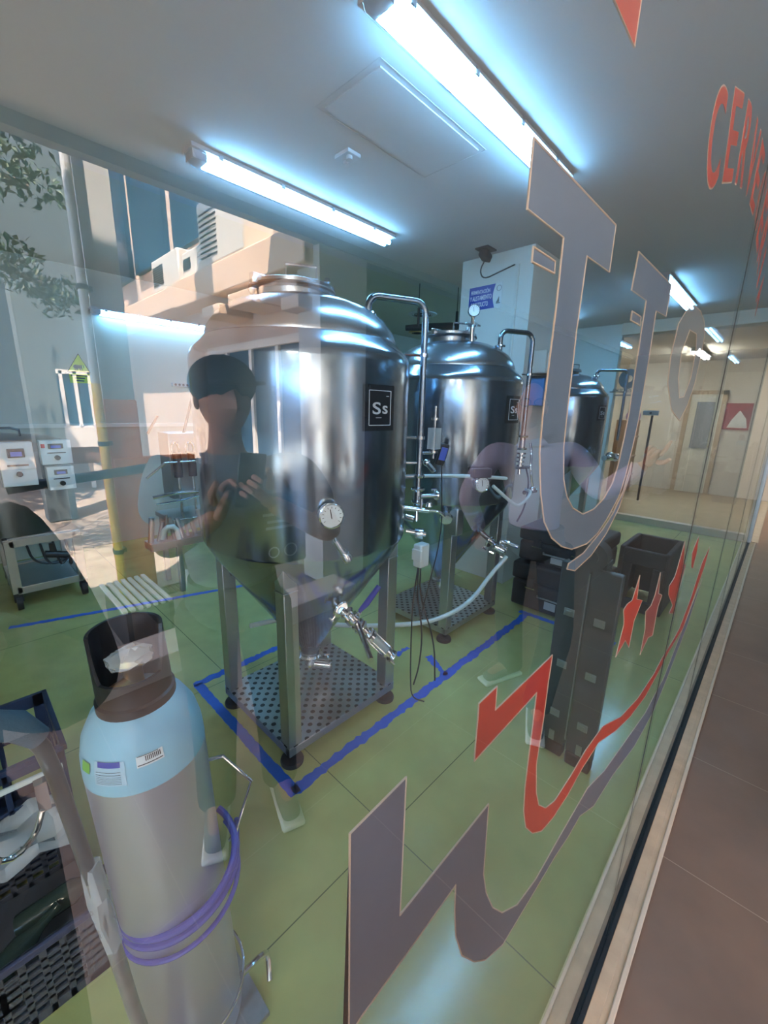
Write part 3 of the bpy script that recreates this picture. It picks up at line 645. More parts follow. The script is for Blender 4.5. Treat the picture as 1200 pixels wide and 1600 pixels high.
# end glass fittings and film
t = thing('door_lock', (XF,1.5,1.6), 'grey lock with a long pull bar on the end glass door', 'door handle')
MB().b2((XF-.03,1.40,1.60),(XF-.006,1.60,1.67)).build('lock_case','steel_dull',t,bevel=.004); MB().cyl((XF-.035,1.50,1.635),(XF-.03,1.50,1.635),.015).build('keyhole','black',t)
MB().cyl((XF-.05,1.47,.35),(XF-.05,1.47,1.60),.016).cyl((XF-.05,1.47,.5),(XF-.006,1.47,.5),.01).cyl((XF-.05,1.47,1.45),(XF-.006,1.47,1.45),.01).build('pull_bar','black',t)
t = thing('film_lettering', (XF-.008,1.85,1.6), 'grey film with a round emblem and writing on the end glass, seen from behind', 'window sticker')
m = MB(); cx_, cz_ = 1.86, 2.12
m.lathe([(.05,0),(.14,0),(.14,.002),(.05,.002)],(XF-.01,cx_,cz_),28,(-1,0,0),close=True); m.b2((XF-.012,1.70,2.02),(XF-.009,1.80,2.12)); m.build('emblem',mat('grey_film',(.12,.13,.14),.5,noise=.1),t)
m = MB(); text_bm(m,'TRANSFORMA',.05,frame_mtx((XF-.011,1.86,1.955),(0,1,0),(0,0,1)),.001,(.42,.05)); text_bm(m,'&',.05,frame_mtx((XF-.011,1.67,1.885),(0,1,0),(0,0,1)),.001,(.05,.055)); m.b2((XF-.012,1.72,1.875),(XF-.010,2.02,1.895)); m.build('lettering',mat('grey_film_text',(.14,.15,.16),.5,noise=.1),t)
m = MB(); m.lathe([(.07,0),(.10,0),(.10,.002),(.07,.002)],(XF-.01,1.72,1.58),28,(-1,0,0),close=True); m.build('ring',mat('purple_film',(.28,.08,.18),.5,noise=.1),t)

# ================================================================ FLOOR TAPE
def ragged(a, b, w, label, rough=.008, step=.02):
    a = Vector((*a,0)); b = Vector((*b,0)); d = (b-a).normalized(); nrm = Vector((-d.y,d.x,0)); L = (b-a).length; n = max(4,int(L/step)); m = MB()
    L1 = [m.bm.verts.new(a+d*L*k/n+nrm*(w/2+random.uniform(-rough,rough))+Vector((0,0,.0015))) for k in range(n+1)]
    L2 = [m.bm.verts.new(a+d*L*k/n-nrm*(w/2+random.uniform(-rough,rough))+Vector((0,0,.0015))) for k in range(n+1)]
    for k in range(n): m.bm.faces.new((L2[k],L2[k+1],L1[k+1],L1[k]))
    r = bmesh.ops.extrude_face_region(m.bm, geom=m.bm.faces[:]); bmesh.ops.translate(m.bm, vec=(0,0,-.0012), verts=[v for v in r['geom'] if isinstance(v,bmesh.types.BMVert)])
    bmesh.ops.recalc_face_normals(m.bm, faces=m.bm.faces)
    o = m.build('floor_tape','tape',smooth=False); tag(o,label,'floor tape','blue marking tape on the green floor'); return o
ragged((.79,1.25),(3.08,1.275),.052,'long ragged blue floor tape running past both fermenters towards the cases')
ragged((.795,1.23),(.80,2.24),.05,'blue floor tape on the left side of the nearest fermenter, by the gas cylinder',.003)
ragged((.78,2.24),(1.62,2.25),.05,'blue floor tape behind the nearest fermenter')
ragged((1.93,1.26),(2.0,1.47),.05,'short torn blue floor tape stub between the first two fermenters',.016)
ragged((3.07,1.34),(3.10,.62),.05,'blue floor tape in front of the black cases',.004)
ragged((.10,3.80),(2.3,3.16),.045,'thin distant blue floor tape in front of the kettle trolley',.004)
ragged((1.86,1.62),(1.99,1.63),.03,'small leftover scrap of blue tape beside the second fermenter',.01)

# ================================================================ GAS CYLINDER AND TROLLEY
cx, cy = .222, .84; CR = .110
def lean(o, ang): o.rotation_euler = ang
t = thing('gas_cylinder', (cx,cy,.03), 'aluminium gas cylinder with pale blue shoulder and black valve guard', 'gas cylinder')
MB().lathe([(0,.03),(CR*.85,.03),(CR,.055),(CR,.925)],(cx,cy,0),64).build('body','cylbody',t)
MB().lathe([(CR+.0004,.905),(CR,.925),(CR*.985,.95),(CR*.92,.985),(CR*.76,1.02),(.06,1.043),(.035,1.052),(0,1.052)],(cx,cy,0),64).build('shoulder','cylblue',t)
g = MB(); seg = 40
import itertools
def guard_wall():
    rr = .060; rows = []
    for k in range(seg+1):
        a = math.radians(-235)+math.radians(400)*k/seg/1.11
        hgt = .17 if math.cos(a-math.radians(75)) > -.35 else .17
        f = math.cos(a-math.radians(250)); top = 1.185 - (.085 if f > .55 else (.085*max(0,(f-.2)/.35)))
        rows.append([g.bm.verts.new((cx+(rr+o_)*math.cos(a), cy+(rr+o_)*math.sin(a), zz)) for o_, zz in ((0,1.032),(.006,1.032),(.004,top),(-.002,top))])
    for A,B in zip(rows,rows[1:]):
        for i in range(4): g.bm.faces.new((A[i],A[(i+1)%4],B[(i+1)%4],B[i]))
guard_wall(); g.lathe([(.05,1.03),(.07,1.03),(.07,1.05),(.060,1.058)],(cx,cy,0),40)
g.build('valve_guard','black',t)
m = MB(); m.cyl((cx,cy,1.04),(cx,cy,1.11),.018); m.cyl((cx,cy,1.075),(cx-.05,cy-.02,1.075),.012); m.lathe([(0,0),(.03,0),(.034,.01),(.03,.02),(0,.024)],(cx,cy,1.11),20); m.build('valve','brass',t)
m = MB(); m.sph((cx-.0,cy-.005,1.125),.036,20,(1.15,1,.45)); [setattr(v,'co',v.co+Vector((random.uniform(-.004,.004),random.uniform(-.004,.004),random.uniform(-.004,.004)))) for v in m.bm.verts]; m.build('plastic_wrap','clear',t)
def on_cyl(a, z0, z1, half, name, m_, R=CR+.0008, prof=None):
    return MB().curved((cx,cy), R, math.radians(a)-half, math.radians(a)+half, z0, z1, .0012, 8).build(name, m_, t, smooth=False)
# shoulder labels follow the dome: small patches built on its profile
def dome_patch(name, m_, a0, a1, s0, s1, par, lift=.0015, n=8):
    prof = [(CR,.925),(CR*.985,.95),(CR*.92,.985),(CR*.76,1.02)]
    def P_(s):
        k = min(int(s),2); f = s-k; a,b = prof[k],prof[k+1]; return a[0]+(b[0]-a[0])*f+lift, a[1]+(b[1]-a[1])*f+lift
    mm = MB(); G_ = []
    for i in range(n+1):
        s = s0+(s1-s0)*i/n; r_,z_ = P_(s); G_.append([mm.bm.verts.new((cx+r_*math.cos(math.radians(a0+(a1-a0)*k/n)), cy+r_*math.sin(math.radians(a0+(a1-a0)*k/n)), z_)) for k in range(n+1)])
    for A,B in zip(G_,G_[1:]):
        for k in range(n): mm.bm.faces.new((A[k],A[k+1],B[k+1],B[k]))
    return mm.build(name, m_, par)
lb = dome_patch('label', mat('label_pale',(.36,.55,.68),.4,noise=.1), -152,-122,.2,1.75, t)
dome_patch('label_header','signblue',-148,-126,1.45,1.75,lb,.002,4)
for k in range(7): dome_patch('label_lines','badge',-150,-126,.35+.14*k,.37+.14*k,lb,.002,4)
dome_patch('label_leaf',mat('green_print',(.15,.45,.05),.5,noise=.1),-170,-158,.9,1.5,t,.002,4)
lb = dome_patch('barcode_label', 'whitebox', -112,-88,1.2,1.8, t)
for k in range(9): dome_patch('barcode','black',-104+1.6*k,-103.2+1.6*k,1.45,1.72,lb,.002,2)
dome_patch('label_line','black',-111,-89,1.28,1.33,lb,.002,6); dome_patch('label_line','black',-111,-92,1.76,1.79,lb,.002,6)
t.rotation_euler = (0, math.radians(-2.2), 0)
hs = MB()
def ring(zc, r, a0, a1, dz0, dz1, n=40): return [(cx+r*math.cos(math.radians(a0+(a1-a0)*k/n)), cy+r*math.sin(math.radians(a0+(a1-a0)*k/n)), zc+dz0+(dz1-dz0)*k/n) for k in range(n+1)]
hs.tube(ring(.50,CR+.012,20,-200,.09,-.0),.008,10); hs.tube(ring(.485,CR+.014,10,-190,.08,0.0),.008,10); hs.tube(ring(.455,CR+.016,-15,-185,.055,-.01),.0055,10); hs.tube([(cx+.13,cy-.02,.51),(cx+.14,cy-.0,.53),(cx+.145,cy+.01,.56)],.0055,8)
o = hs.build('coiled_hose','purple'); tag(o,'blue-violet hose looped round the aluminium gas cylinder','hose')
t = thing('hand_truck', (.16,.80,0), 'steel hand truck carrying the gas cylinder, with dark foam grip and hook', 'hand truck')
MB().tube([(-.10,.50,1.345),(-.045,.50,1.315),(.004,.50,1.285),(.018,.50,1.262)],[.0145,.0148,.0145,.011],16).build('foam_grip','foam',t)
MB().tube([(.010,.50,1.275),(.022,.50,1.24),(.032,.50,1.12),(.040,.50,1.02)],.0078,14,smooth=1).build('upper_tube','polesteel',t)
MB().tube([(.038,.50,1.05),(.055,.50,.80),(.085,.52,.45),(.12,.55,.05)],.0085,14).build('lower_tube','poleworn',t)
m = MB(); m.tube([(.038,.50,1.07),(.041,.50,1.02),(.043,.50,.98),(.046,.50,.93)],[.009,.0115,.0095,.009],14)
for v in m.bm.verts: v.co += Vector((random.uniform(-.003,.003),random.uniform(-.003,.003),random.uniform(-.003,.003)))
m.build('plastic_wrapping','clear',t)
m = MB(); m.b2((.006,.482,1.188),(.016,.492,1.222)); m.tube([(.008,.482,1.19),(.000,.476,1.172),(-.016,.470,1.164),(-.030,.468,1.172),(-.034,.468,1.19)],.0028,10,smooth=1); m.build('hook','chrome',t)
m = MB(); m.tube([(cx+.02,cy+.12,.72),(cx+.145,cy+.06,.72),(cx+.185,cy-.005,.66),(cx+.13,cy-.02,.56),(cx+.12,cy-.0,.52)],.0045,10); m.build('side_loop','chrome',t)
m = MB(); m.tube(ring(.16,CR+.010,60,-170,.02,-.02),.0035,8); m.build('cylinder_strap','chrome',t)
m = MB(); m.tube([(cx+.10,cy-.05,.12),(cx+.17,cy-.04,.10),(cx+.19,cy-.03,.06),(cx+.17,cy-.07,.03)],.008,10,smooth=1); m.build('foot_bar','chrome',t)
MB().tube([(.12,.55,.05),(.12,.70,.02),(.12,.95,.02)],.012,10).b2((.10,.72,.008),(.36,.97,.022)).build('toe_plate','poleworn',t)
MB().cyl((.05,.70,.055),(.085,.70,.055),.055,seg=28).build('wheel','rubber',t)

# ================================================================ CRATES
def crate(x0,y0,x1,y1,z0,z1,m_,name,label,holes=5,rows=3):
    t = thing(name,((x0+x1)/2,(y0+y1)/2,z0),label,'crate')
    w = .008
    def wall(a,b,nrm):   # slatted wall
        mm = MB(); a = Vector(a); b = Vector(b); L = (b-a).length; d = (b-a).normalized()
        H = z1-z0
        def bar(u0,u1,v0,v1):
            c_ = a+d*(u0+u1)/2+Vector((0,0,(v0+v1)/2)); ang = math.atan2(d.y,d.x); mm.box(c_,(u1-u0,w,v1-v0),rz=ang)
        bar(0,L,0,H*.12); bar(0,L,H*.88,H); bar(0,L*.06,0,H); bar(L*.94,L,0,H)
        for r_ in range(1,rows): bar(0,L,H*(.12+.76*r_/rows)-.006,H*(.12+.76*r_/rows)+.006)
        for k in range(1,holes): bar(L*k/holes-.008,L*k/holes+.008,0,H)
        bar(L*.3,L*.7,H*.42,H*.72)
        return mm
    wall((x0,y0,z0),(x1,y0,z0),None).build('side_panel',m_,t,bevel=.0015); wall((x0,y1,z0),(x1,y1,z0),None).build('side_panel',m_,t,bevel=.0015)
    wall((x0,y0,z0),(x0,y1,z0),None).build('side_panel',m_,t,bevel=.0015); wall((x1,y0,z0),(x1,y1,z0),None).build('side_panel',m_,t,bevel=.0015)
    MB().b2((x0,y0,z0),(x1,y1,z0+.01)).build('bottom',m_,t)
    mm = MB(); e = .012
    mm.b2((x0-e,y0-e,z1-.02),(x1+e,y0+.003,z1)); mm.b2((x0-e,y1-.003,z1-.02),(x1+e,y1+e,z1)); mm.b2((x0-e,y0-e,z1-.02),(x0+.003,y1+e,z1)); mm.b2((x1-.003,y0-e,z1-.02),(x1+e,y1+e,z1))
    mm.build('rim','bluecrate' if m_=='bluecrate' else 'blueplastic2',t,bevel=.002); return t
MT['blueplastic2'] = mat('dusty_blue_rim',(.06,.065,.12),.5,noise=.2)
crate(-.50,1.145,.09,1.56,0,.25,'greycrate','bottle_crate','dark grey slatted crate on the floor behind the hand truck, bottles inside',14,7)
crate(-.50,1.60,.11,1.98,.02,.46,'bluecrate','folding_crate','navy blue crate with a long handle slot, behind the grey crate',4,3)
MB
for i,(x,y,rot) in enumerate(((-.20,1.22,.35),(-.08,1.36,-.2),(-.42,1.40,.3))):
    d = Vector((math.cos(rot),math.sin(rot),.25)).normalized()
    o = MB().lathe([(0,0),(.033,.003),(.035,.02),(.035,.14),(.016,.18),(.013,.22),(.015,.225),(.015,.235),(0,.235)],(x,y,.10),24,d).build('glass_bottle','bottle')
    tag(o,('dark glass bottle lying in the grey crate, nearest its rim','dark glass bottle lying in the grey crate next to the gas cylinder','dark glass bottle lying at the back of the grey crate')[i],'bottle','dark bottles in the grey crate')
m = MB(); n = 14
g_ = [[m.bm.verts.new((-.48+.56*i/n,1.40+.20*j/6,.255+.018*math.sin(i*1.7+j)+.012*math.sin(j*2.3)+.03*(j/6))) for j in range(7)] for i in range(n+1)]
for i in range(n):
    for j in range(6): m.bm.faces.new((g_[i][j],g_[i+1][j],g_[i+1][j+1],g_[i][j+1]))
o = m.build('plastic_sheet','clear'); o.modifiers.new('thick','SOLIDIFY').thickness = .001
tag(o,'crumpled clear plastic sheet over the grey crate, in front of the blue crate','plastic sheet')
o = MB().tube([(-.5,1.585,.39),(-.2,1.58,.40),(.10,1.575,.395)],.010,10).build('white_tube','whitehose'); tag(o,'thin white tube lying along the rim of the blue crate','tube')

# ================================================================ KETTLE TROLLEY (far left)
t = thing('brewing_trolley', (.25,4.35,0), 'steel trolley on castors under the kettle, far left', 'trolley')
x0,x1,y0,y1 = .20,.62,4.10,4.75
m = MB()
for x in (x0,x1):
    for y in (y0,y1): m.b2((x-.03,y-.03,.14),(x+.03,y+.03,.56))
for zz in (.16,.54):
    m.b2((x0,y0-.03,zz-.03),(x1,y0+.03,zz+.03)); m.b2((x0,y1-.03,zz-.03),(x1,y1+.03,zz+.03)); m.b2((x0-.03,y0,zz-.03),(x0+.03,y1,zz+.03)); m.b2((x1-.03,y0,zz-.03),(x1+.03,y1,zz+.03))
m.build('frame','steel_dull',t,bevel=.003); MB().b2((x0,y0,.565),(x1,y1,.58)).build('top_plate','steel_dull',t); MB().b2((x0,y0,.17),(x1,y1,.18)).build('shelf','steel_dull',t)
for x in (x0,x1):
    for y in (y0,y1):
        MB().cyl((x-.018,y,.055),(x+.018,y,.055),.055,seg=24).b2((x-.028,y-.02,.07),(x+.028,y+.02,.135)).build('castor','rubber',t)
m = MB(); random.seed(3)
for k in range(4): m.tube([(x0+.1+.08*k,y0-.02,.52),(x0+.12+.08*k,y0-.06,.38-.03*k),(x0+.25+.03*k,y0-.05,.33),(x1-.04,y0-.02,.40)],.009,7,smooth=2)
m.cyl((.40,4.07,.42),(.55,4.07,.38),.028); m.cyl((.45,4.07,.50),(.45,4.07,.40),.018); m.build('pump_and_hoses','black',t)
def kettle(cx_,cy_,r_,z0_,z1_,label):
    k = thing('brew_kettle',(cx_,cy_,z0_),label,'kettle','dark brew kettles')
    MB().lathe([(0,z0_),(r_,z0_),(r_,z1_),(r_+.012,z1_+.01),(r_-.01,z1_+.02)],(cx_,cy_,0),56).build('pot','steel_dark',k)
    MB().lathe([(r_+.013,z1_-.05),(r_+.016,z1_-.05),(r_+.016,z1_+.015),(r_+.013,z1_+.015)],(cx_,cy_,0),56,close=True).build('band','black',k)
    MB().lathe([(r_,z1_+.02),(r_*.8,z1_+.05),(0,z1_+.075)],(cx_,cy_,0),56).build('lid','steel_dark',k)
    MB().tube([(cx_-.10,cy_-r_*.5,z1_+.055),(cx_-.10,cy_-r_*.5,z1_+.12),(cx_+.10,cy_-r_*.45,z1_+.12),(cx_+.10,cy_-r_*.45,z1_+.055)],.009,8,smooth=1).build('lid_handle','black',k)
    return k
k1 = kettle(.30,4.45,.36,.585,1.27,'dark kettle with two white control panels, far left')
k2 = kettle(-.55,4.85,.36,.585,1.27,'second dark kettle, cut by the left edge of the picture')
tt = thing('brewing_trolley',(-.55,4.85,0),'steel stand under the kettle at the left edge of the picture','trolley')
m = MB()
for x in (-.82,-.28):
    for y in (4.6,5.1): m.b2((x-.03,y-.03,.03),(x+.03,y+.03,.56))
m.b2((-.85,4.57,.5),(-.25,5.13,.58)); m.build('frame','steel_dull',tt,bevel=.003)
def panel(x,z0_,z1_,w,y,label,red=False,rows=((.75,1),(.3,0))):
    p = thing('control_panel',(x,y,z0_),label,'control panel')
    MB().b2((x-w/2,y,z0_),(x+w/2,y+.09,z1_)).build('housing','whitebox',p,bevel=.004)
    h_ = z1_-z0_
    MB().b2((x-w*.24,y-.008,z0_+h_*.66),(x+w*.24,y,z0_+h_*.86)).build('bezel','black',p,bevel=.002); MB().b2((x-w*.16,y-.011,z0_+h_*.69),(x+w*.16,y-.008,z0_+h_*.79)).build('display','blue_lcd',p)
    MB().b2((x-w*.3,y-.003,z0_+h_*.46),(x+w*.3,y,z0_+h_*.50)).build('caption_strip','badge',p)
    MB().cyl((x,y,z0_+h_*.28),(x,y-.022,z0_+h_*.28),.018).build('knob','black',p)
    if red: MB().b2((x-w*.46,y-.006,z0_+h_*.70),(x-w*.34,y,z0_+h_*.86)).build('rocker_switch',mat('red_switch',(.6,.02,.02),.4,noise=.1),p)
    return p
panel(.335,.98,1.30,.20,4.02,'white control panel with a knob, left of the two on the kettle')
panel(.565,1.13,1.31,.19,3.98,'small white panel with display and red switch, upper right on the kettle',True)
panel(.575,.93,1.11,.17,4.0,'lower right small white panel on the kettle')
# bottling machine behind the first fermenter
t = thing('bottling_machine',(1.45,3.75,0),'compact bottling machine with glass canisters and levers, left of the nearest fermenter','bottling machine')
m = MB(); m.b2((1.28,3.72,.80),(1.75,3.95,1.36)); m.build('back_plate','steel_dull',t,bevel=.005)
m = MB(); m.b2((1.20,3.55,.62),(1.78,3.98,.66)); m.b2((1.22,3.58,.0),(1.26,3.62,.62)); m.b2((1.72,3.58,0),(1.76,3.62,.62)); m.b2((1.22,3.92,0),(1.26,3.96,.62)); m.b2((1.72,3.92,0),(1.76,3.96,.62)); m.build('stand','steel_dull',t,bevel=.003)
for x in (1.31,1.43):
    MB().tube([(x-.03,3.66,1.20),(x-.03,3.66,1.26),(x,3.66,1.30),(x+.03,3.66,1.26),(x+.03,3.66,1.18)],.014,10,smooth=1).build('swan_neck','chrome',t)
    MB().cyl((x,3.64,1.0),(x,3.64,1.20),.035).build('canister','black',t); MB().cyl((x,3.64,.66),(x,3.64,1.0),.012).build('filling_tube','chrome',t)
MB().cyl((1.20,3.62,1.13),(1.60,3.60,1.13),.008).tube([(1.05,3.6,1.02),(1.2,3.6,1.13)],.010,8).build('cross_rod','chrome',t)
MB().tube([(1.08,3.6,.86),(1.25,3.58,.88),(1.55,3.58,.86)],.016,10).tube([(1.10,3.6,.80),(1.30,3.58,.81),(1.45,3.56,.84)],.010,8).build('lever','chrome',t)
m = MB(); random.seed(5)
for k in range(12):
    x = 1.02+.06*k; m.cyl((x,3.56+random.uniform(-.03,.03),.50),(x+random.uniform(-.05,.05),3.56,.66+random.uniform(0,.06)),random.uniform(.010,.022),seg=12)
m.b2((1.0,3.50,.44),(1.72,3.66,.50)); m.build('pump_group','steel_dull',t)
MB().tube([(1.10,3.55,.52),(1.12,3.52,.62),(1.2,3.5,.62),(1.22,3.52,.5)],.02,12,smooth=1).build('hose_elbow','whitehose',t)
MB().tube([(1.22,3.72,1.50),(1.13,3.72,1.36)],.010,8).cyl((1.42,3.74,1.36),(1.60,3.9,1.72),.011).build('stay_rod','black',t)

# ================================================================ BLACK CASES AND LADDER
def flight_case(c0,c1,label,front='x'):
    t = thing('flight_case',((c0[0]+c1[0])/2,(c0[1]+c1[1])/2,c0[2]),label,'storage case')
    x0,y0,z0_ = c0; x1,y1,z1_ = c1; H = z1_-z0_
    MB().b2((x0,y0,z0_+.02),(x1,y1,z0_+H*.62)).build('body','case',t,bevel=.02); MB().b2((x0-.008,y0-.008,z0_+H*.64),(x1+.008,y1+.008,z1_)).build('lid','case',t,bevel=.02)
    for f in (.25,.75):
        y = y0+(y1-y0)*f; MB().b2((x0-.022,y-.03,z0_+H*.52),(x0-.005,y+.03,z0_+H*.74)).build('latch','blackmatt',t,bevel=.003)
        MB().b2((x0-.02,y-.16+.12,z0_+H*.50),(x0-.012,y+.04,z0_+H*.53)).build('hasp','chrome',t)
    ym = (y0+y1)/2; MB().tube([(x0-.005,ym-.10,z0_+H*.40),(x0-.035,ym-.09,z0_+H*.40),(x0-.035,ym+.09,z0_+H*.40),(x0-.005,ym+.10,z0_+H*.40)],.007,8).build('handle','steel_dull',t)
    MB().b2((x0-.004,ym-.05,z0_+H*.16),(x0,ym+.04,z0_+H*.32)).build('label_plate','lampgrey',t)
    m = MB()
    for k in range(5): m.b2((x0-.006,y0+.03,z0_+H*.68+.02*k),(x0-.004,y1-.03,z0_+H*.69+.02*k))
    m.build('ribs','blackmatt',t); return t
flight_case((3.13,.80,0),(3.62,1.46,.40),'black case with latches and a grey label plate, standing on the floor')
flight_case((3.15,.82,.402),(3.60,1.44,.70),'black case stacked on top of the labelled one')
t = thing('grey_bin',(3.95,.62,0),'dark stacking crate with an oval cutout behind the ladder','crate')
m = MB(); m.b2((3.75,.80,.02),(4.3,.84,.55)); m.b2((3.72,.50,.02),(3.76,.80,.12)); m.b2((3.72,.50,.42),(3.76,.80,.55)); m.b2((3.72,.50,.12),(3.76,.58,.42)); m.b2((3.72,.73,.12),(3.76,.80,.42)); m.b2((4.26,.5,.02),(4.3,.8,.55)); m.build('shell','blackmatt',t,bevel=.01)
MB().b2((3.75,.48,.02),(4.3,.52,.55)).build('side_panel','blackmatt',t,bevel=.01)
t = thing('folding_ladder',(1.88,.47,0),'folded dark grey multi-hinge ladder standing against the inside of the glass','ladder')
tiltx = .0
for s,yy in ((0,.56),(1,.43)):
    x = 1.84-.012*s
    MB().b2((x-.035,yy-.06,.06),(x+.0,yy+.06,.97)).build('side_rail','ladder',t,bevel=.006)
    for zz in (.22,.48,.74): MB().b2((x-.040,yy-.022,zz-.018),(x-.034,yy+.022,zz+.018)).b2((x-.043,yy-.012,zz-.009),(x-.040,yy+.012,zz+.009)).build('rung_end','steel_dull',t,bevel=.002)
    MB().b2((x-.045,yy-.055,0),(x+.012,yy+.055,.065)).build('rubber_foot','rubber',t,bevel=.008)
    MB().b2((x-.041,yy-.012,.07),(x-.035,yy+.012,.12)).build('foot_rivet_plate','steel_dull',t)
MB().cyl((1.79,.50,1.02),(1.86,.50,1.02),.062,seg=28).cyl((1.78,.50,1.02),(1.87,.50,1.02),.03).b2((1.81,.44,.93),(1.89,.57,1.0)).build('hinge','ladder',t)
MB().cyl((1.81,.50,.10),(1.81,.50,.94),.004).build('seam','steel_dull',t)

# ================================================================ LOBBY BEYOND THE END GLASS
t = thing('lobby_door',(11.09,1.36,0),'cream door with glazed panel in the lobby wall','door'); t['kind']='structure'
del t['category']; t.name = 'door_1'; ORG['door_1'] = ORG.get('lobby_door', Vector((11.09,1.36,0)))
MB().b2((11.05,1.10,0),(11.1,1.62,2.05)).build('door_leaf','doorwhite',t,bevel=.01); MB().b2((11.03,1.2,.95),(11.05,1.50,1.9)).build('door_pane','greywall',t)
MB().cyl((10.99,1.17,1.0),(11.05,1.17,1.0),.02).build('door_handle','brass',t)
MB().b2((11.04,1.62,0),(11.1,1.70,2.13)).b2((11.04,1.02,0),(11.1,1.10,2.13)).b2((11.04,1.02,2.05),(11.1,1.70,2.13)).build('door_frame','stone',t)
def poster(y0,y1,z0_,z1_,label,x=11.08):
    t = thing('wall_poster',(x,(y0+y1)/2,z0_),label,'poster')
    MB().b2((x-.01,y0,z0_),(x+.02,y1,z1_)).build('panel','poster',t)
    m = MB(); yc = y0+(y1-y0)*.3
    m.poly([(x-.014,yc+.16,z0_+.04),(x-.014,yc-.16,z0_+.04),(x-.014,yc-.12,z0_+.22),(x-.014,yc,z0_+.38),(x-.014,yc+.10,z0_+.2)],(.003,0,0)); m.build('pale_shape','posterwhite',t)
    MB().b2((x-.013,y0,z0_),(x-.009,y1,z0_+.05)).build('red_band',mat('band_red',(.35,.02,.03),.5,noise=.1),t); return t
poster(.60,1.22,1.36,1.88,'dark red poster with a pale figure beside the lobby door')
t = thing('lobby_shelf',(10.2,2.1,0),'wooden display shelf with orange goods in the lobby','shelf')
MB().b2((9.6,2.3,0),(10.2,2.6,1.5)).build('carcass','woodc',t,bevel=.01)
for k in range(3): MB().b2((9.55,2.28,.35+.4*k),(10.2,2.3,.38+.4*k)).build('shelf_board','beigewall',t)

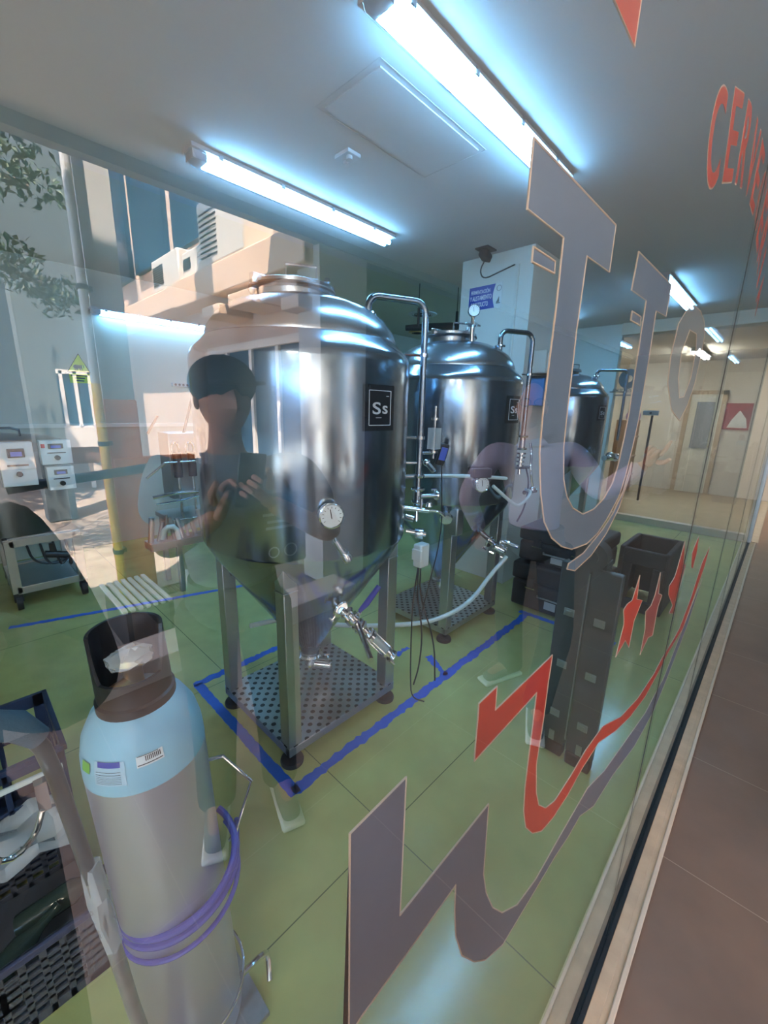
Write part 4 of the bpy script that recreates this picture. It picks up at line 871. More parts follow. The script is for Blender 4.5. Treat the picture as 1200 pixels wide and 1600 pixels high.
# ================================================================ FILM LETTERS ON THE GLASS (inside face)
SHAPES = {
'glyph': [(0.249, 1.746), (0.398, 1.747), (0.398, 1.713), (0.346, 1.712), (0.344, 1.659), (0.345, 1.641), (0.346, 1.602), (0.348, 1.573), (0.357, 1.546), (0.369, 1.53), (0.388, 1.516), (0.419, 1.505), (0.451, 1.505), (0.479, 1.512), (0.502, 1.526), (0.513, 1.545), (0.52, 1.575), (0.523, 1.604), (0.521, 1.639), (0.519, 1.714), (0.465, 1.713), (0.469, 1.746), (0.612, 1.748), (0.613, 1.714), (0.564, 1.712), (0.568, 1.652), (0.568, 1.619), (0.567, 1.592), (0.56, 1.559), (0.55, 1.53), (0.537, 1.507), (0.504, 1.486), (0.476, 1.474), (0.444, 1.469), (0.401, 1.473), (0.374, 1.482), (0.347, 1.496), (0.327, 1.514), (0.313, 1.54), (0.303, 1.571), (0.301, 1.599), (0.302, 1.637), (0.303, 1.67), (0.302, 1.712), (0.249, 1.712)],
'tail': [(0.396, 1.454), (0.419, 1.446), (0.465, 1.451), (0.509, 1.467), (0.546, 1.492), (0.57, 1.53), (0.569, 1.545), (0.553, 1.512), (0.524, 1.489), (0.493, 1.475), (0.438, 1.46), (0.398, 1.459)],
'dash1': [(0.261, 1.696), (0.293, 1.696), (0.294, 1.689), (0.261, 1.688)],
'dash2': [(0.477, 1.697), (0.51, 1.697), (0.51, 1.689), (0.477, 1.689)],
'ring_o': [(0.765, 1.753), (0.823, 1.755), (0.87, 1.747), (0.896, 1.729), (0.898, 1.693), (0.892, 1.655), (0.862, 1.617), (0.82, 1.593), (0.742, 1.609), (0.687, 1.643), (0.676, 1.676), (0.687, 1.717), (0.72, 1.738)],
'ring_i': [(0.767, 1.721), (0.823, 1.723), (0.846, 1.701), (0.847, 1.661), (0.818, 1.63), (0.783, 1.627), (0.749, 1.654), (0.738, 1.688)],
'red_r': [(0.246, 1.387), (0.273, 1.388), (0.274, 1.365), (0.388, 1.364), (0.387, 1.332), (0.388, 1.291), (0.385, 1.233), (0.397, 1.186), (0.411, 1.157), (0.437, 1.131), (0.469, 1.116), (0.526, 1.114), (0.582, 1.118), (0.667, 1.108), (0.8, 1.047), (0.947, 1.006), (1.115, 0.985), (1.194, 0.989), (1.36, 0.977), (1.448, 0.977), (1.577, 1.03), (1.69, 1.125), (1.843, 1.147), (1.812, 1.082), (1.654, 0.998), (1.54, 0.94), (1.296, 0.96), (1.203, 0.953), (1.047, 0.956), (0.899, 0.988), (0.774, 1.031), (0.657, 1.083), (0.58, 1.087), (0.525, 1.081), (0.473, 1.085), (0.435, 1.097), (0.403, 1.122), (0.379, 1.152), (0.366, 1.186), (0.361, 1.221), (0.36, 1.282), (0.359, 1.336), (0.247, 1.334)],
'star1': [(0.736, 1.351), (0.747, 1.306), (0.794, 1.288), (0.756, 1.263), (0.755, 1.213), (0.717, 1.243), (0.669, 1.234), (0.685, 1.284), (0.665, 1.316), (0.682, 1.319), (0.714, 1.315)],
'star2': [(0.922, 1.304), (0.949, 1.251), (0.994, 1.233), (0.972, 1.213), (0.977, 1.145), (0.928, 1.161), (0.875, 1.145), (0.876, 1.2), (0.846, 1.248), (0.89, 1.245), (0.912, 1.261)],
'star3': [(1.173, 1.316), (1.225, 1.246), (1.274, 1.226), (1.245, 1.162), (1.23, 1.123), (1.264, 1.092), (1.156, 1.133), (1.191, 1.142), (1.086, 1.205), (1.069, 1.231), (1.129, 1.236)],
'star4': [(1.435, 1.273), (1.469, 1.213), (1.456, 1.168), (1.415, 1.183), (1.357, 1.24), (1.39, 1.256)],
'red_top': [(0.331, 1.855), (0.386, 1.887), (0.385, 1.855)],
'w': [(0.117, 1.378), (0.163, 1.381), (0.163, 1.266), (0.28, 1.265), (0.285, 1.179), (0.295, 1.145), (0.315, 1.103), (0.342, 1.065), (0.385, 1.029), (0.441, 1.012), (0.516, 1.012), (0.634, 1.008), (0.743, 0.964), (0.864, 0.935), (1.103, 0.878), (1.193, 0.876), (1.32, 0.867), (1.583, 0.953), (1.825, 1.029), (1.664, 0.904), (1.4, 0.826), (1.256, 0.796), (1.036, 0.823), (0.836, 0.888), (0.705, 0.914), (0.617, 0.966), (0.564, 0.97), (0.512, 0.982), (0.425, 0.991), (0.355, 1.0), (0.311, 1.032), (0.285, 1.063), (0.258, 1.106), (0.243, 1.149), (0.237, 1.187), (0.235, 1.218), (0.17, 1.217), (0.128, 1.217), (0.112, 1.213), (0.117, 1.205)],
}
def film(name, loops, m_, label, cat='window sticker', group='vinyl letters on the shopfront glass', y=G+.0056, edge=.0007):
    t = thing(name, (loops[0][0][0], y, loops[0][0][1]), label, cat, group)
    mb = MB(); es = []
    for lp in loops:
        v = [mb.bm.verts.new((x, y, z)) for x, z in lp]
        es += [mb.bm.edges.new((v[i], v[(i+1) % len(v)])) for i in range(len(v))]
    bmesh.ops.triangle_fill(mb.bm, use_beauty=True, use_dissolve=False, edges=es)
    r = bmesh.ops.extrude_face_region(mb.bm, geom=mb.bm.faces[:]); bmesh.ops.translate(mb.bm, vec=(0,.0004,0), verts=[v for v in r['geom'] if isinstance(v, bmesh.types.BMVert)])
    bmesh.ops.recalc_face_normals(mb.bm, faces=mb.bm.faces)
    mb.build('film', m_, t, smooth=False)
    mb = MB()
    for lp in loops: mb.tube([(x, y, z) for x, z in lp], edge, 6, closed=True)
    mb.build('cut_edge', 'edge', t); return t
S_ = SHAPES
film('film_letter', [S_['glyph']], 'film', 'big grey frosted letter with two serifed stems joined in a round bowl')
film('film_letter', [S_['tail']], 'film', 'thin curved grey swoosh with a peeled tip, under the bowl of the big letter')
film('film_dash', [S_['dash1']], 'film', 'small grey dash left of the first stem of the big letter')
film('film_dash', [S_['dash2']], 'film', 'small grey dash left of the second stem of the big letter')
film('film_letter', [S_['ring_o'], S_['ring_i']], mat('frosted_film_pale', (.42,.43,.44), .5, alpha=.45), 'pale round frosted letter right of the second stem')
film('film_emblem', [S_['red_r']], 'redfilm', 'long red hooked stroke running up to the right across the glass')
film('film_star', [S_['star1']], 'redfilm', 'red jagged star, leftmost of the row of star points')
film('film_star', [S_['star2']], mat('red_film_pale', (.6,.12,.1), .5, alpha=.6), 'paler red jagged star, second from the left')
film('film_star', [S_['star3']], 'redfilm', 'red jagged star crossing the dark joint of the panes')
film('film_star', [S_['star4']], 'redfilm', 'thin red jagged star, rightmost of the row')
film('film_triangle', [S_['red_top']], 'redfilm', 'red triangle tip at the top edge of the picture')
film('film_emblem', [S_['w']], mat('frosted_film_dark', (.18,.20,.265), .55, noise=.08, nscale=60), 'large dark grey zigzag letter with a long tail, low on the glass')
# arched word
cxx, czz, rr = 1.185, .953, 1.085
word = 'CERVECERIA'
xs_ = [.714,.822,.929,1.033,1.135,1.24,1.345,1.45,1.54,1.635]
for i, chx in enumerate(word):
    s = max(-1, min(1, (xs_[i]-cxx)/rr)); a = math.asin(s); z_ = czz+rr*math.cos(a)
    t = thing('film_letter', (xs_[i], G+.0056, z_), 'red letter %s of the arched word near the top right, %s' % (chx, ['the first letter','second letter, after the C','third letter','fourth letter','fifth letter','sixth letter','seventh letter','eighth letter','ninth letter','the last letter'][i]), 'window sticker', 'red arched word')
    m = MB(); text_bm(m, chx, .1, frame_mtx((xs_[i], G+.0058, z_), (math.cos(a),0,-math.sin(a)), (math.sin(a),0,math.cos(a))), .0003, (.074 if chx not in 'IC' else (.022 if chx == 'I' else .08), .098))
    m.build('film', 'redfilm', t, smooth=False)
    m2 = MB(); text_bm(m2, chx, .1, frame_mtx((xs_[i], G+.0062, z_), (math.cos(a),0,-math.sin(a)), (math.sin(a),0,math.cos(a))), .0001, (.078 if chx not in 'IC' else (.026 if chx == 'I' else .084), .102))
    m2.build('cut_edge', 'edge', t, smooth=False)

# ================================================================ PEOPLE
def skin_bm(verts, edges, radii, sub=1):
    me = bpy.data.meshes.new('s'); me.from_pydata([tuple(v) for v in verts], edges, []); ob = bpy.data.objects.new('s', me); C.objects.link(ob)
    sk = ob.modifiers.new('k', 'SKIN'); sk.use_smooth_shade = True; sk.branch_smoothing = .4
    for i, r_ in enumerate(radii): me.skin_vertices[0].data[i].radius = r_ if isinstance(r_, tuple) else (r_, r_)
    me.skin_vertices[0].data[0].use_root = True
    ss = ob.modifiers.new('ss', 'SUBSURF'); ss.levels = sub; ss.render_levels = sub
    dg = bpy.context.evaluated_depsgraph_get(); dg.update(); m2 = bpy.data.meshes.new_from_object(ob.evaluated_get(dg))
    bpy.data.objects.remove(ob); bpy.data.meshes.remove(me); return m2
def chain(mb, pts, radii, sub=1):
    m2 = skin_bm(pts, [(i, i+1) for i in range(len(pts)-1)], radii, sub); mb.bm.from_mesh(m2); bpy.data.meshes.remove(m2)
def hand(mb, wrist, d, nrm, pose, side=1, s=1.0):
    """palm plus five separate fingers; d = direction of the palm, nrm = back of the hand"""
    w = Vector(wrist); d = Vector(d).normalized(); nrm = Vector(nrm); nrm = (nrm-d*nrm.dot(d)).normalized(); x = d.cross(nrm)*side
    chain(mb, [w-d*.02, w+d*.03*s, w+d*.085*s], [(.024*s,.019*s), (.033*s,.017*s), (.037*s,.014*s)], 2)
    for k, (off, L) in enumerate(((.027,.072),(.009,.080),(-.009,.074),(-.026,.058))):
        b = w+d*.085*s+x*off*s
        c = {'point': [0.05,.05] if k == 0 else [1.25,1.3], 'grip': [.75,.9], 'relax': [.35+.08*k,.45]}[pose]
        a1 = c[0]; a2 = c[0]+c[1]
        d1 = d*math.cos(a1)-nrm*math.sin(a1); d2 = d*math.cos(a2)-nrm*math.sin(a2)
        chain(mb, [b-d*.02*s, b, b+d1*L*.48*s, b+d1*L*.48*s+d2*L*.3*s, b+d1*L*.48*s+d2*L*.56*s], [.0095*s,.0095*s,.0088*s,.0078*s,.0062*s], 1)
    b = w+d*.025*s+x*.026*s; t1 = (x*.75+d*.7-nrm*.25).normalized(); t2 = (x*.25+d*.9-nrm*.45).normalized()
    chain(mb, [b, b+t1*.042*s, b+t1*.042*s+t2*.032*s, b+t1*.042*s+t2*.054*s], [.014*s,.0115*s,.010*s,.0075*s], 1)
def head_bm(mb, c, f, s=1.0):
    """head centred at c, facing f (horizontal)"""
    f = Vector(f).normalized(); x = Vector((0,0,1)).cross(f).normalized(); q = Matrix((f, x, Vector((0,0,1)))).transposed()
    t = bmesh.new(); bmesh.ops.create_uvsphere(t, u_segments=32, v_segments=24, radius=1)
    for v in t.verts:
        p = v.co.copy(); w_ = 1.0
        if p.z < 0: w_ = 1-.30*(-p.z)**1.5
        p.x *= .098*(1 if p.x > 0 else 1.02); p.y *= .077*w_; p.z *= .118
        if v.co.x > .2 and p.z < -.03: p.x += .010
        e = math.exp(-((v.co.y)**2)/.03-((v.co.z+.12)**2)/.05)*(v.co.x > 0); p.x += .022*e          # nose
        for sy in (-1, 1):
            e = math.exp(-((v.co.y-.38*sy)**2)/.03-((v.co.z-.12)**2)/.012)*(v.co.x > 0); p.x -= .010*e     # eye sockets
        e = math.exp(-((v.co.z+.52)**2)/.004-(v.co.y**2)/.12)*(v.co.x > 0); p.x += .005*e               # lips
        v.co = p
    for v in t.verts: v.co = q @ (v.co*s)+Vector(c)
    me = bpy.data.meshes.new('h'); t.to_mesh(me); t.free(); mb.bm.from_mesh(me); bpy.data.meshes.remove(me)
    for sy in (-1, 1): mb.sph(Vector(c)+q @ Vector((-.01, .078*sy*s, -.01)), .022*s, 12, (.5, .35, 1.2) if abs(f.x) < .7 else (.5, .35, 1.2))
def person(name, label, J, face, bulk=1.0, top='polo', sleeve='short', hat=None, hair=True, poseL='grip', poseR='grip', handdirL=None, handdirR=None, nL=(0,0,1), nR=(0,0,1), glasses=False, trousers='trouser'):
    V = {k: Vector(v) for k, v in J.items()}
    base = (V['anL']+V['anR'])/2; t = thing(name, (base.x, base.y, 0), label, 'person')
    b = bulk; ks = ['pelvis','spine','chest','neck','head','shL','elL','wrL','shR','elR','wrR','hipL','knL','anL','toL','hipR','knR','anR','toR']
    idx = {k: i for i, k in enumerate(ks)}
    E_ = [('pelvis','spine'),('spine','chest'),('chest','neck'),('neck','head'),('chest','shL'),('shL','elL'),('elL','wrL'),('chest','shR'),('shR','elR'),('elR','wrR'),('pelvis','hipL'),('hipL','knL'),('knL','anL'),('anL','toL'),('pelvis','hipR'),('hipR','knR'),('knR','anR'),('anR','toR')]
    R_ = dict(pelvis=.10*b, spine=.10*b, chest=.105*b, neck=.055, head=.05, shL=.048*b, elL=.042, wrL=.027, shR=.048*b, elR=.042, wrR=.027, hipL=.085*b, knL=.058, anL=.04, toL=.03, hipR=.085*b, knR=.058, anR=.04, toR=.03)
    body = MB(); m2 = skin_bm([V[k] for k in ks], [(idx[a_], idx[b_]) for a_, b_ in E_], [R_[k] for k in ks], 2); body.bm.from_mesh(m2); bpy.data.meshes.remove(m2)
    head_bm(body, V['head']+Vector((0,0,.02)), face)
    for s_, p_, hd, nn in (('L', poseL, handdirL, nL), ('R', poseR, handdirR, nR)):
        w = V['wr'+s_]; d = Vector(hd) if hd else (w-V['el'+s_]); hand(body, w, d, nn, p_, 1 if s_ == 'L' else -1)
    body.build('body', 'skin', t)
    # shirt and trousers follow the same skeleton a little wider
    sv = ['pelvis','spine','chest','shL','elL','shR','elR','neck']; pts = {k: V[k].copy() for k in sv}; pts['neck'] = V['chest'].lerp(V['neck'], .55); pts['pelvis'] = V['pelvis']+Vector((0,0,-.03))
    rs = dict(pelvis=.158*b, spine=.158*b, chest=.163*b, shL=.085*b, elL=.062, shR=.085*b, elR=.062, neck=.085); es = [('pelvis','spine'),('spine','chest'),('chest','neck'),('chest','shL'),('shL','elL'),('chest','shR'),('shR','elR')]
    if sleeve == 'short':
        for s_ in 'LR': pts['el'+s_] = V['sh'+s_].lerp(V['el'+s_], .72); rs['el'+s_] = .072
    else:
        for s_ in 'LR':
            sv.append('wr'+s_); pts['wr'+s_] = V['el'+s_].lerp(V['wr'+s_], .93); rs['wr'+s_] = .042; es.append(('el'+s_, 'wr'+s_))
    ii = {k: i for i, k in enumerate(sv)}
    mb = MB(); m2 = skin_bm([pts[k] for k in sv], [(ii[a_], ii[b_]) for a_, b_ in es], [rs[k] for k in sv], 2); mb.bm.from_mesh(m2); bpy.data.meshes.remove(m2)
    sh = mb.build('shirt', top, t)
    f = Vector(face).normalized(); xx = Vector((0,0,1)).cross(f)
    MB().lathe([(.062,0),(.078,-.02),(.088,-.035),(.074,-.03),(.058,0)], V['chest'].lerp(V['neck'],.85)+Vector((0,0,.0)), 24, (V['neck']-V['chest'])).build('collar', top, sh)
    mb = MB(); px = (V['hipL']-V['hipR']).normalized()
    mb.sph(V['pelvis']+Vector((0,0,.0)), .165*b, 24, (1,1,.72) ); mb.cyl(V['pelvis'], V['pelvis']+Vector((0,0,.085)), .158*b, .150*b, seg=28)
    for s_ in 'LR': mb.tube([V['hip'+s_]+Vector((0,0,.06)), V['hip'+s_], V['hip'+s_].lerp(V['kn'+s_],.5), V['kn'+s_], V['kn'+s_].lerp(V['an'+s_],.5), V['an'+s_]+Vector((0,0,-.02))], [.085*b,.108*b,.095*b,.082,.075,.072], 16, smooth=1)
    mb.build('trousers', trousers, t)
    for s_ in 'LR':
        a_ = V['an'+s_]; d = (V['to'+s_]-a_); d.z = 0; d.normalize(); p = Vector((a_.x, a_.y, 0))
        mb = MB(); chain(mb, [p-d*.05+Vector((0,0,.055)), p+d*.04+Vector((0,0,.06)), p+d*.13+Vector((0,0,.042)), p+d*.20+Vector((0,0,.035))], [(.042,.045),(.045,.048),(.046,.034),(.036,.024)], 2); s2 = mb.build('shoe', 'shoe', t)
        mb = MB(); ang = math.atan2(d.y, d.x); mb.box(p+d*.075+Vector((0,0,.012)), (.29,.092,.022), rz=ang); mb.build('sole', 'sole', s2, bevel=.01)
    hc = V['head']+Vector((0,0,.02))
    if hat:
        mb = MB(); mb.sph(hc+Vector((0,0,.045))-f*.006, .108, 24, (1.0,.92,.78) if abs(f.x) > abs(f.y) else (.92,1.0,.78)); mb.box(hc+f*.13+Vector((0,0,.042)), (.11,.13,.010), rz=math.atan2(f.y, f.x)); mb.build('cap', hat, t, bevel=.004)
    elif hair:
        mb = MB(); mb.sph(hc+Vector((0,0,.035))-f*.028, .100, 24, (1.0,.9,.92) if abs(f.x) > abs(f.y) else (.9,1.0,.92)); mb.build('hair', 'hair', t)
    if glasses:
        mb = MB()
        for sy in (-1, 1): mb.tube([hc+f*.098+xx*(.034*sy+.026*math.cos(2*PI*k/16))+Vector((0,0,.018+.019*math.sin(2*PI*k/16))) for k in range(16)], .0022, 6, closed=True); mb.tube([hc+f*.096+xx*.06*sy+Vector((0,0,.024)), hc+xx*.08*sy+Vector((0,0,.018))], .002, 6)
        mb.build('glasses', 'black', t)
    return t
def Y_(yp): return 2*G-yp
# man in the lilac shirt pointing at the glass
person('person', 'man in a lilac long-sleeved shirt and glasses, pointing up at the glass', dict(
  pelvis=(2.13,Y_(.90),.93), spine=(2.13,Y_(.92),1.08), chest=(2.14,Y_(.96),1.30), neck=(2.14,Y_(.99),1.49), head=(2.13,Y_(1.0),1.61),
  shR=(1.95,Y_(1.09),1.40), elR=(1.93,Y_(1.22),1.14), wrR=(2.00,Y_(1.15),.93), shL=(2.34,Y_(.83),1.40), elL=(2.18,Y_(.62),1.22), wrL=(2.20,Y_(.45),1.39),
  hipR=(2.10,Y_(1.0),.86), knR=(2.15,Y_(1.02),.47), anR=(2.22,Y_(1.0),.09), toR=(2.05,Y_(1.06),.04), hipL=(2.18,Y_(.80),.86), knL=(2.07,Y_(.70),.47), anL=(1.97,Y_(.72),.09), toL=(1.84,Y_(.66),.04)),
  face=(-.85,.45,0), top='shirt', sleeve='long', poseL='point', poseR='grip', handdirL=(-.45,.40,.75), handdirR=(.1,-.1,-1), nL=(.8,.2,.4), nR=(-1,0,0), glasses=True, bulk=.94)
pp = person('person', 'man in a navy cap and grey polo shirt, both hands on a phone', dict(
  pelvis=(.64,Y_(1.36),.93), spine=(.64,Y_(1.36),1.08), chest=(.64,Y_(1.35),1.30), neck=(.63,Y_(1.33),1.48), head=(.62,Y_(1.30),1.60),
  shR=(.46,Y_(1.42),1.40), elR=(.40,Y_(1.28),1.17), wrR=(.50,Y_(1.12),1.30), shL=(.84,Y_(1.24),1.40), elL=(.86,Y_(1.06),1.18), wrL=(.62,Y_(1.06),1.33),
  hipR=(.55,Y_(1.40),.86), knR=(.54,Y_(1.38),.47), anR=(.53,Y_(1.40),.09), toR=(.45,Y_(1.25),.04), hipL=(.73,Y_(1.32),.86), knL=(.75,Y_(1.30),.47), anL=(.77,Y_(1.32),.09), toL=(.72,Y_(1.17),.04)),
  face=(-.15,.98,0), bulk=1.0, top='polo', sleeve='short', hat='cap', poseL='grip', poseR='grip', handdirL=(-.6,.1,.5), handdirR=(.3,.2,.75), nL=(0,-1,.2), nR=(0,-1,.2))
t = thing('smartphone', (.56,Y_(1.05),1.40), 'dark phone held by the man in the navy cap', 'phone')
MB().box((.56,Y_(1.05),1.40),(.075,.009,.155),rot=Euler((-.15,.1,.1))).build('body','black',t,bevel=.003)
t = thing('tote_bag', (.665,Y_(1.10),1.12), 'black tote bag with pale print on the arm of the man in the cap', 'bag')
MB().box((.665,Y_(1.10),1.23),(.185,.045,.225),rz=.15).build('bag','darkcloth',t,bevel=.012)
MB().tube([(.61,Y_(1.10),1.34),(.62,Y_(1.12),1.385),(.665,Y_(1.12),1.40),(.71,Y_(1.12),1.385),(.72,Y_(1.10),1.34)],.006,8,smooth=2).build('strap','darkcloth',t)
m = MB(); ax = (-math.cos(.15),-math.sin(.15),0); bo = Vector((-math.sin(.15),math.cos(.15),0))*.0235+Vector((.665,Y_(1.10),0))
for zz_, w_ in ((1.285,.10),(1.262,.075),(1.243,.085)): m.box(bo+Vector((0,0,zz_)), (w_,.001,.008), rz=.15)
for dx_, r_ in ((.035,.022),(-.02,.018)): m.lathe([(r_-.004,0),(r_,0),(r_,.001),(r_-.004,.001)],bo-Vector(ax)*dx_+Vector((0,0,1.165)),24,(-math.sin(.15),math.cos(.15),0),close=True)
m.build('print','print',t)
# the photographer, only just reflected at the left edge
person('person', 'person photographing through the glass, dark reflection cut by the left edge', dict(
  pelvis=(-.16,-.52,.93), spine=(-.16,-.50,1.08), chest=(-.14,-.46,1.32), neck=(-.13,-.42,1.49), head=(-.12,-.38,1.60),
  shR=(.04,-.56,1.42), elR=(.07,-.38,1.22), wrR=(-.03,-.15,1.44), shL=(-.32,-.36,1.42), elL=(-.36,-.20,1.26), wrL=(-.15,-.06,1.50),
  hipR=(-.08,-.58,.86), knR=(-.06,-.56,.47), anR=(-.06,-.58,.09), toR=(.04,-.44,.04), hipL=(-.24,-.46,.86), knL=(-.24,-.44,.47), anL=(-.26,-.45,.09), toL=(-.16,-.31,.04)),
  face=(.55,.83,0), top='darkcloth', sleeve='long', poseL='grip', poseR='grip', handdirL=(.5,.2,.8), handdirR=(0,.5,.85), nL=(-.6,-.3,.2), nR=(.3,-.8,0))
q = (-fwd).to_track_quat('Z','Y').to_matrix()
t = thing('smartphone', (0,0,1.5), 'dark phone in the hands of the photographer, cut by the left edge', 'phone')
MB().box(Vector((0,0,1.6))-fwd*.012-rgt*.0-u2*.045,(.076,.155,.009),rot=M.to_euler()).build('body','black',t,bevel=.003)

# ================================================================ OUTSIDE COURT
def bY(x0,yp0,z0,x1,yp1,z1): return ((x0,Y_(yp0),z0),(x1,Y_(yp1),z1))
struct(MB().b2((-9,-22,-.15),(16,-2.2,-.012)).build('floor','patio'),'tiled patio floor of the court')
struct(MB().b2(*bY(-4.6,2.45,-.01,2.24,2.75,.14)).build('trim_15','beigewall',bevel=.006),'pale kerb along the edge of the walkway')
struct(MB().b2(*bY(2.24,2.90,0,2.75,3.20,ZC)).build('pillar','paleconc'),'pale pillar at the walkway edge')
struct(MB().b2(*bY(2.75,2.92,0,12.5,3.12,ZC)).build('wall_walkway','darkcloth' if False else mat('shaded_dark_panel',(.05,.055,.065),.6,noise=.2)),'wall along the walkway, its shade put into the dark colour')  # shade of the walkway side painted in as a dark wall colour
# wing across the court
wing = thing('court_wing',(2.6,Y_(6),0),'beige wing with white-framed windows across the court, reflected over the nearest fermenter','building')
w = MB(); w.b2(*bY(2.5,3.2,0,3.0,3.32,5)); w.b2(*bY(2.5,3.3,0,3.0,9,1.0)); w.b2(*bY(2.5,3.3,2.27,3.0,9,2.95)); w.b2(*bY(2.5,5.5,1.0,3.0,9,2.27)); w.b2(*bY(2.62,3.2,2.9,3.0,9.1,8.5)); w.build('wall','beigewall',wing)
f = MB()
for yp in (3.32,3.92,4.46,5.02,5.46): f.b2(*bY(2.47,yp-.03,1.02,2.53,yp+.03,2.25))
f.b2(*bY(2.46,3.28,2.20,2.53,5.5,2.28)); f.b2(*bY(2.40,3.28,.98,2.53,5.5,1.05)); f.build('window_frame','frame',wing,bevel=.004)
for yp0,yp1 in ((3.35,3.89),(3.95,4.43),(4.49,4.99),(5.05,5.43)): MB().b2(*bY(2.50,yp0,1.05,2.51,yp1,2.20)).build('window_pane','dglass',wing)
MB().b2(*bY(2.30,3.3,.93,2.5,5.6,.98)).build('sill_shelf','blackmatt',wing)
for k in range(4): MB().b2(*bY(2.47,3.3+.55*k,.10,2.5,3.3+.55*k+.535,.90)).build('wall_panel','frame',wing,bevel=.003)
MB().b2(*bY(2.15,2.98,2.70,2.62,5.6,2.99)).build('balcony_beam','beige',wing,bevel=.015)
MB().b2(*bY(2.2,5.6,2.74,2.62,12,3.0)).build('balcony_beam','beige',wing,bevel=.015)
for q_ in ((2.12,3.05,3.62,2.50,2.62),(2.12,3.75,4.2,2.52,2.64),(2.10,3.0,3.25,2.37,2.47),(2.12,4.4,4.8,2.5,2.6)): MB().b2(*bY(q_[0],q_[1],q_[3],2.6,q_[2],q_[4])).build('bracket_block','beige',wing,bevel=.01)
MB().lathe([(0,0),(.12,0),(.12,.05),(0,.06)],(2.45,Y_(4.0),2.80),20,(-.3,0,-1)).build('floodlight','blackmatt',wing)
for k in range(5): MB().b2(*bY(2.55,3.6+1.6*k,3.6,2.63,4.9+1.6*k,6.0)).build('upper_window','dglass',wing)
def ac(yp0,yp1,z0,z1,label,x=2.25):
    t = thing('air_conditioner',(x,Y_((yp0+yp1)/2),z0),label,'air conditioner','air conditioners on the beam')
    MB().b2(*bY(x,yp0,z0,x+.33,yp1,z1)).build('casing','ac',t,bevel=.02); m = MB()
    for k in range(9): m.b2(*bY(x-.006,yp0+(yp1-yp0)*.55,z0+.08+(z1-z0-.16)*k/9,x,yp1-.05,z0+.095+(z1-z0-.16)*k/9))
    m.build('grille','blackmatt',t); return t
ac(3.93,4.87,2.995,3.60,'largest air conditioner casing on the sunlit beam, nearest the glass',2.17); ac(4.92,5.46,3.01,3.28,'middle, low air conditioner casing on the sunlit beam',2.22); ac(5.62,6.5,3.01,3.40,'farthest air conditioner casing on the beam, beside the tree',2.24)
# posts and brick pier
t = thing('brick_pier',(.92,Y_(3.65),0),'tall pier, orange at the bottom and pale above, behind the yellow pipe','pillar')
MB().b2(*bY(.80,3.52,0,1.02,3.8,1.62)).build('orange_base','orange',t,bevel=.01); MB().b2(*bY(.81,3.53,1.62,1.01,3.79,8)).build('shaft','paleconc',t)
MB().b2(*bY(.82,3.50,1.06,1.40,3.60,1.20)).build('ledge','orange',t,bevel=.01)
t = thing('gas_pipe',(.765,Y_(3.47),0),'yellow gas pipe strapped to the pier','pipe')
MB().cyl((.765,Y_(3.47),0),(.765,Y_(3.47),1.72),.028).build('pipe','pipey',t); MB().cyl((.765,Y_(3.47),1.72),(.765,Y_(3.47),8),.027).build('painted_pipe','paleconc',t)
for zz in (.5,1.3,2.3): MB().cyl((.765,Y_(3.47),zz),(.765,Y_(3.47),zz+.03),.034).b2(*bY(.74,3.47,zz,.82,3.53,zz+.03)).build('strap','blackmatt',t)
t = thing('railing',(.8,Y_(3.25),0),'long black handrail at the edge of the court','railing')
MB().tube([(.20,Y_(3.3),1.08),(1.25,Y_(3.3),1.17)],.032,12).build('handrail','black',t)
MB().cyl((1.15,Y_(3.3),0),(1.15,Y_(3.3),1.15),.02).build('post','black',t)
t = thing('kerb_post',(.94,Y_(2.58),.14),'short grey post with a flange on the walkway kerb','post')
MB().cyl((.94,Y_(2.58),.14),(.94,Y_(2.58),.60),.03).build('tube','paleconc',t); MB().cyl((.94,Y_(2.58),.14),(.94,Y_(2.58),.152),.06).build('flange','paleconc',t); MB().cyl((.94,Y_(2.58),.60),(.94,Y_(2.58),.64),.034).build('cap','black',t)
t = thing('slatted_bench',(.75,Y_(3.1),0),'low slatted bench behind the kerb','bench')
for k in range(7): MB().b2(*bY(.60+.045*k,2.82,.30,.625+.045*k,3.4,.32)).build('slat','frame',t)
MB().b2(*bY(.62,2.85,0,.65,3.38,.30)).b2(*bY(.88,2.85,0,.91,3.38,.30)).build('frame','blackmatt',t)
m = MB()
for k in range(16): m.b2(*bY(1.0+.04*k,3.66,-.01,1.02+.04*k,3.80,.0))
m.b2(*bY(.98,3.64,-.01,1.66,3.66,.002)); m.b2(*bY(.98,3.80,-.01,1.66,3.82,.002)); struct(m.build('trim_16','blackmatt'),'drain grating in the patio')
# far end of the court
fb = thing('end_building',(0,Y_(10),0),'pale building at the end of the court with a white-framed window','building')
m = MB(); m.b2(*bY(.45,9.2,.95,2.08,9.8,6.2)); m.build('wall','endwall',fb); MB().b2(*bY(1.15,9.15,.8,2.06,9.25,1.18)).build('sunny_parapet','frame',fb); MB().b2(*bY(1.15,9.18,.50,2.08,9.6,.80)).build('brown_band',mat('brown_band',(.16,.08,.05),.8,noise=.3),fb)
wf = MB()
for x in (1.35,1.52,1.72,1.93): wf.b2(*bY(x-.025,9.14,1.18,x+.025,9.2,2.1))
wf.b2(*bY(1.32,9.14,2.05,1.96,9.2,2.12)); wf = wf.build('window','frame',fb); MB().b2(*bY(1.35,9.17,1.18,1.93,9.19,2.08)).build('pane','dglass',wf)
MB().b2(*bY(1.3,9.4,0,1.35,9.5,.5)).b2(*bY(1.8,9.4,0,1.86,9.5,.5)).b2(*bY(1.3,10.5,0,2.08,10.6,.5)).build('shopfront','frame',fb)
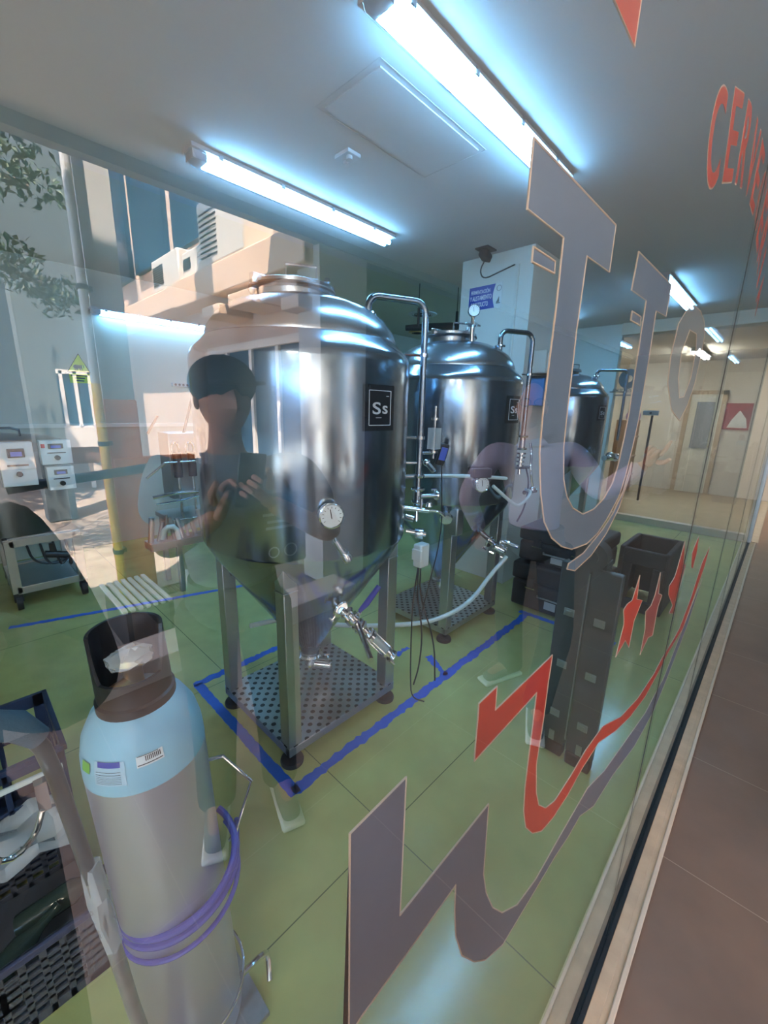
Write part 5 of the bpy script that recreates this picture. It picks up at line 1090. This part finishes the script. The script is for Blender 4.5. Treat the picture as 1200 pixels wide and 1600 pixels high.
MB().b2(*bY(.80,9.2,6.2,2.05,12,6.5)).build('floor_slab','greywall',fb)
t = thing('court_column',(.95,Y_(7.2),0),'wide grey column at the left of the court','pillar')
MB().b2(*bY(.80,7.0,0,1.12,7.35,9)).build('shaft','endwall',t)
pb = thing('peach_building',(-1,Y_(13.5),0),'sunlit peach building with balconies at the left edge','building')
MB().b2(*bY(-9,13,0,1.55,15,9)).build('wall','beige',pb)
for k in range(3):
    for xw in (-1.2,.75): MB().b2(*bY(xw,12.97,.7+2.4*k,xw+.55,13.0,2.2+2.4*k)).build('window_pane','dglass',pb)
    MB().b2(*bY(-2.5,12.4,2.5+2.4*k,1.75,13.0,2.9+2.4*k)).build('balcony','beige',pb)
struct(MB().b2(*bY(3.0,3.1,0,9,20,8.5)).build('wall_wing_block','beigewall'),'mass of the wing behind its facade')
# tree
tr_ = thing('tree',(-.4,Y_(5.2),0),'leafy tree at the upper left, its branches crossing the court','tree')
MB().tube([(-.55,Y_(5.3),0),(-.5,Y_(5.3),1.6),(-.2,Y_(5.2),2.8),(.3,Y_(5.0),3.4),(.8,Y_(4.9),3.3)],[.12,.10,.08,.05,.02],12,smooth=1).tube([(-.4,Y_(5.25),2.2),(-.1,Y_(5.1),2.7),(.5,Y_(5.0),2.7),(.95,Y_(5.0),2.55)],[.06,.05,.03,.012],10,smooth=1).build('trunk','bark',tr_)
random.seed(11)
for (tx, ty, lb_) in ((-2.0, 9.0, 'large tree added to shade the court, crown above the roofs'),):  # extra crown added to block sun from the court
    t2_ = thing('tree',(tx,Y_(ty),0),lb_,'tree')
    MB().tube([(tx,Y_(ty),0),(tx+.1,Y_(ty),3.0),(tx+.4,Y_(ty-.3),5.5),(tx+.9,Y_(ty-.8),7.0)],[.22,.18,.12,.05],12,smooth=1).tube([(tx+.1,Y_(ty),3.6),(tx-.8,Y_(ty),5.5),(tx-1.6,Y_(ty),7.2)],[.12,.09,.04],10,smooth=1).build('trunk','bark',t2_)
    mm = MB()
    for _ in range(7000):
        uu = Vector((random.gauss(0,1),random.gauss(0,1),random.gauss(0,1))).normalized()*random.random()**.4
        p = Vector((tx+uu.x*2.25, Y_(ty)+uu.y*3.2, 6.6+uu.z*1.3))
        e = Euler((random.uniform(-.9,.9),random.uniform(-.9,.9),random.uniform(0,6.3))).to_matrix(); s = random.uniform(.07,.13)
        q = [e @ Vector(c_)*s for c_ in ((-1,0,0),(-.2,.6,.12),(1.2,0,-.15),(-.2,-.6,.12))]
        mm.bm.faces.new([mm.bm.verts.new(p+c_) for c_ in q])
    mm.build('foliage','leaf',t2_,smooth=False)
m = MB()
blobs = [((.25,5.0,3.65),.45,500),((.72,4.95,3.45),.30,320),((.05,5.0,3.0),.35,420),((.55,5.0,2.72),.28,360),((.88,5.05,2.52),.20,220),((-.4,5.2,3.6),.7,700),((-.6,5.3,4.6),1.0,800),((.1,5.3,4.8),.7,700),((-.9,6.0,4.6),.9,700),((1.05,4.9,3.30),.16,80)]
for (bx,by,bz),br,n in blobs:
    for _ in range(n):
        v = Vector([max(-1,min(1,random.gauss(0,.5))) for _q in range(3)])*br; v.z *= .8; p = Vector((bx,Y_(by),bz))+v
        e = Euler((random.uniform(-1.2,1.2),random.uniform(-1.2,1.2),random.uniform(0,6.3))).to_matrix(); s = random.uniform(.022,.042)
        q = [e @ Vector(c_)*s for c_ in ((-1,0,0),(-.2,.55,.12),(1.2,0,-.15),(-.2,-.55,.12))]
        m.bm.faces.new([m.bm.verts.new(p+c_) for c_ in q])
m.build('foliage','leaf',tr_,smooth=False)
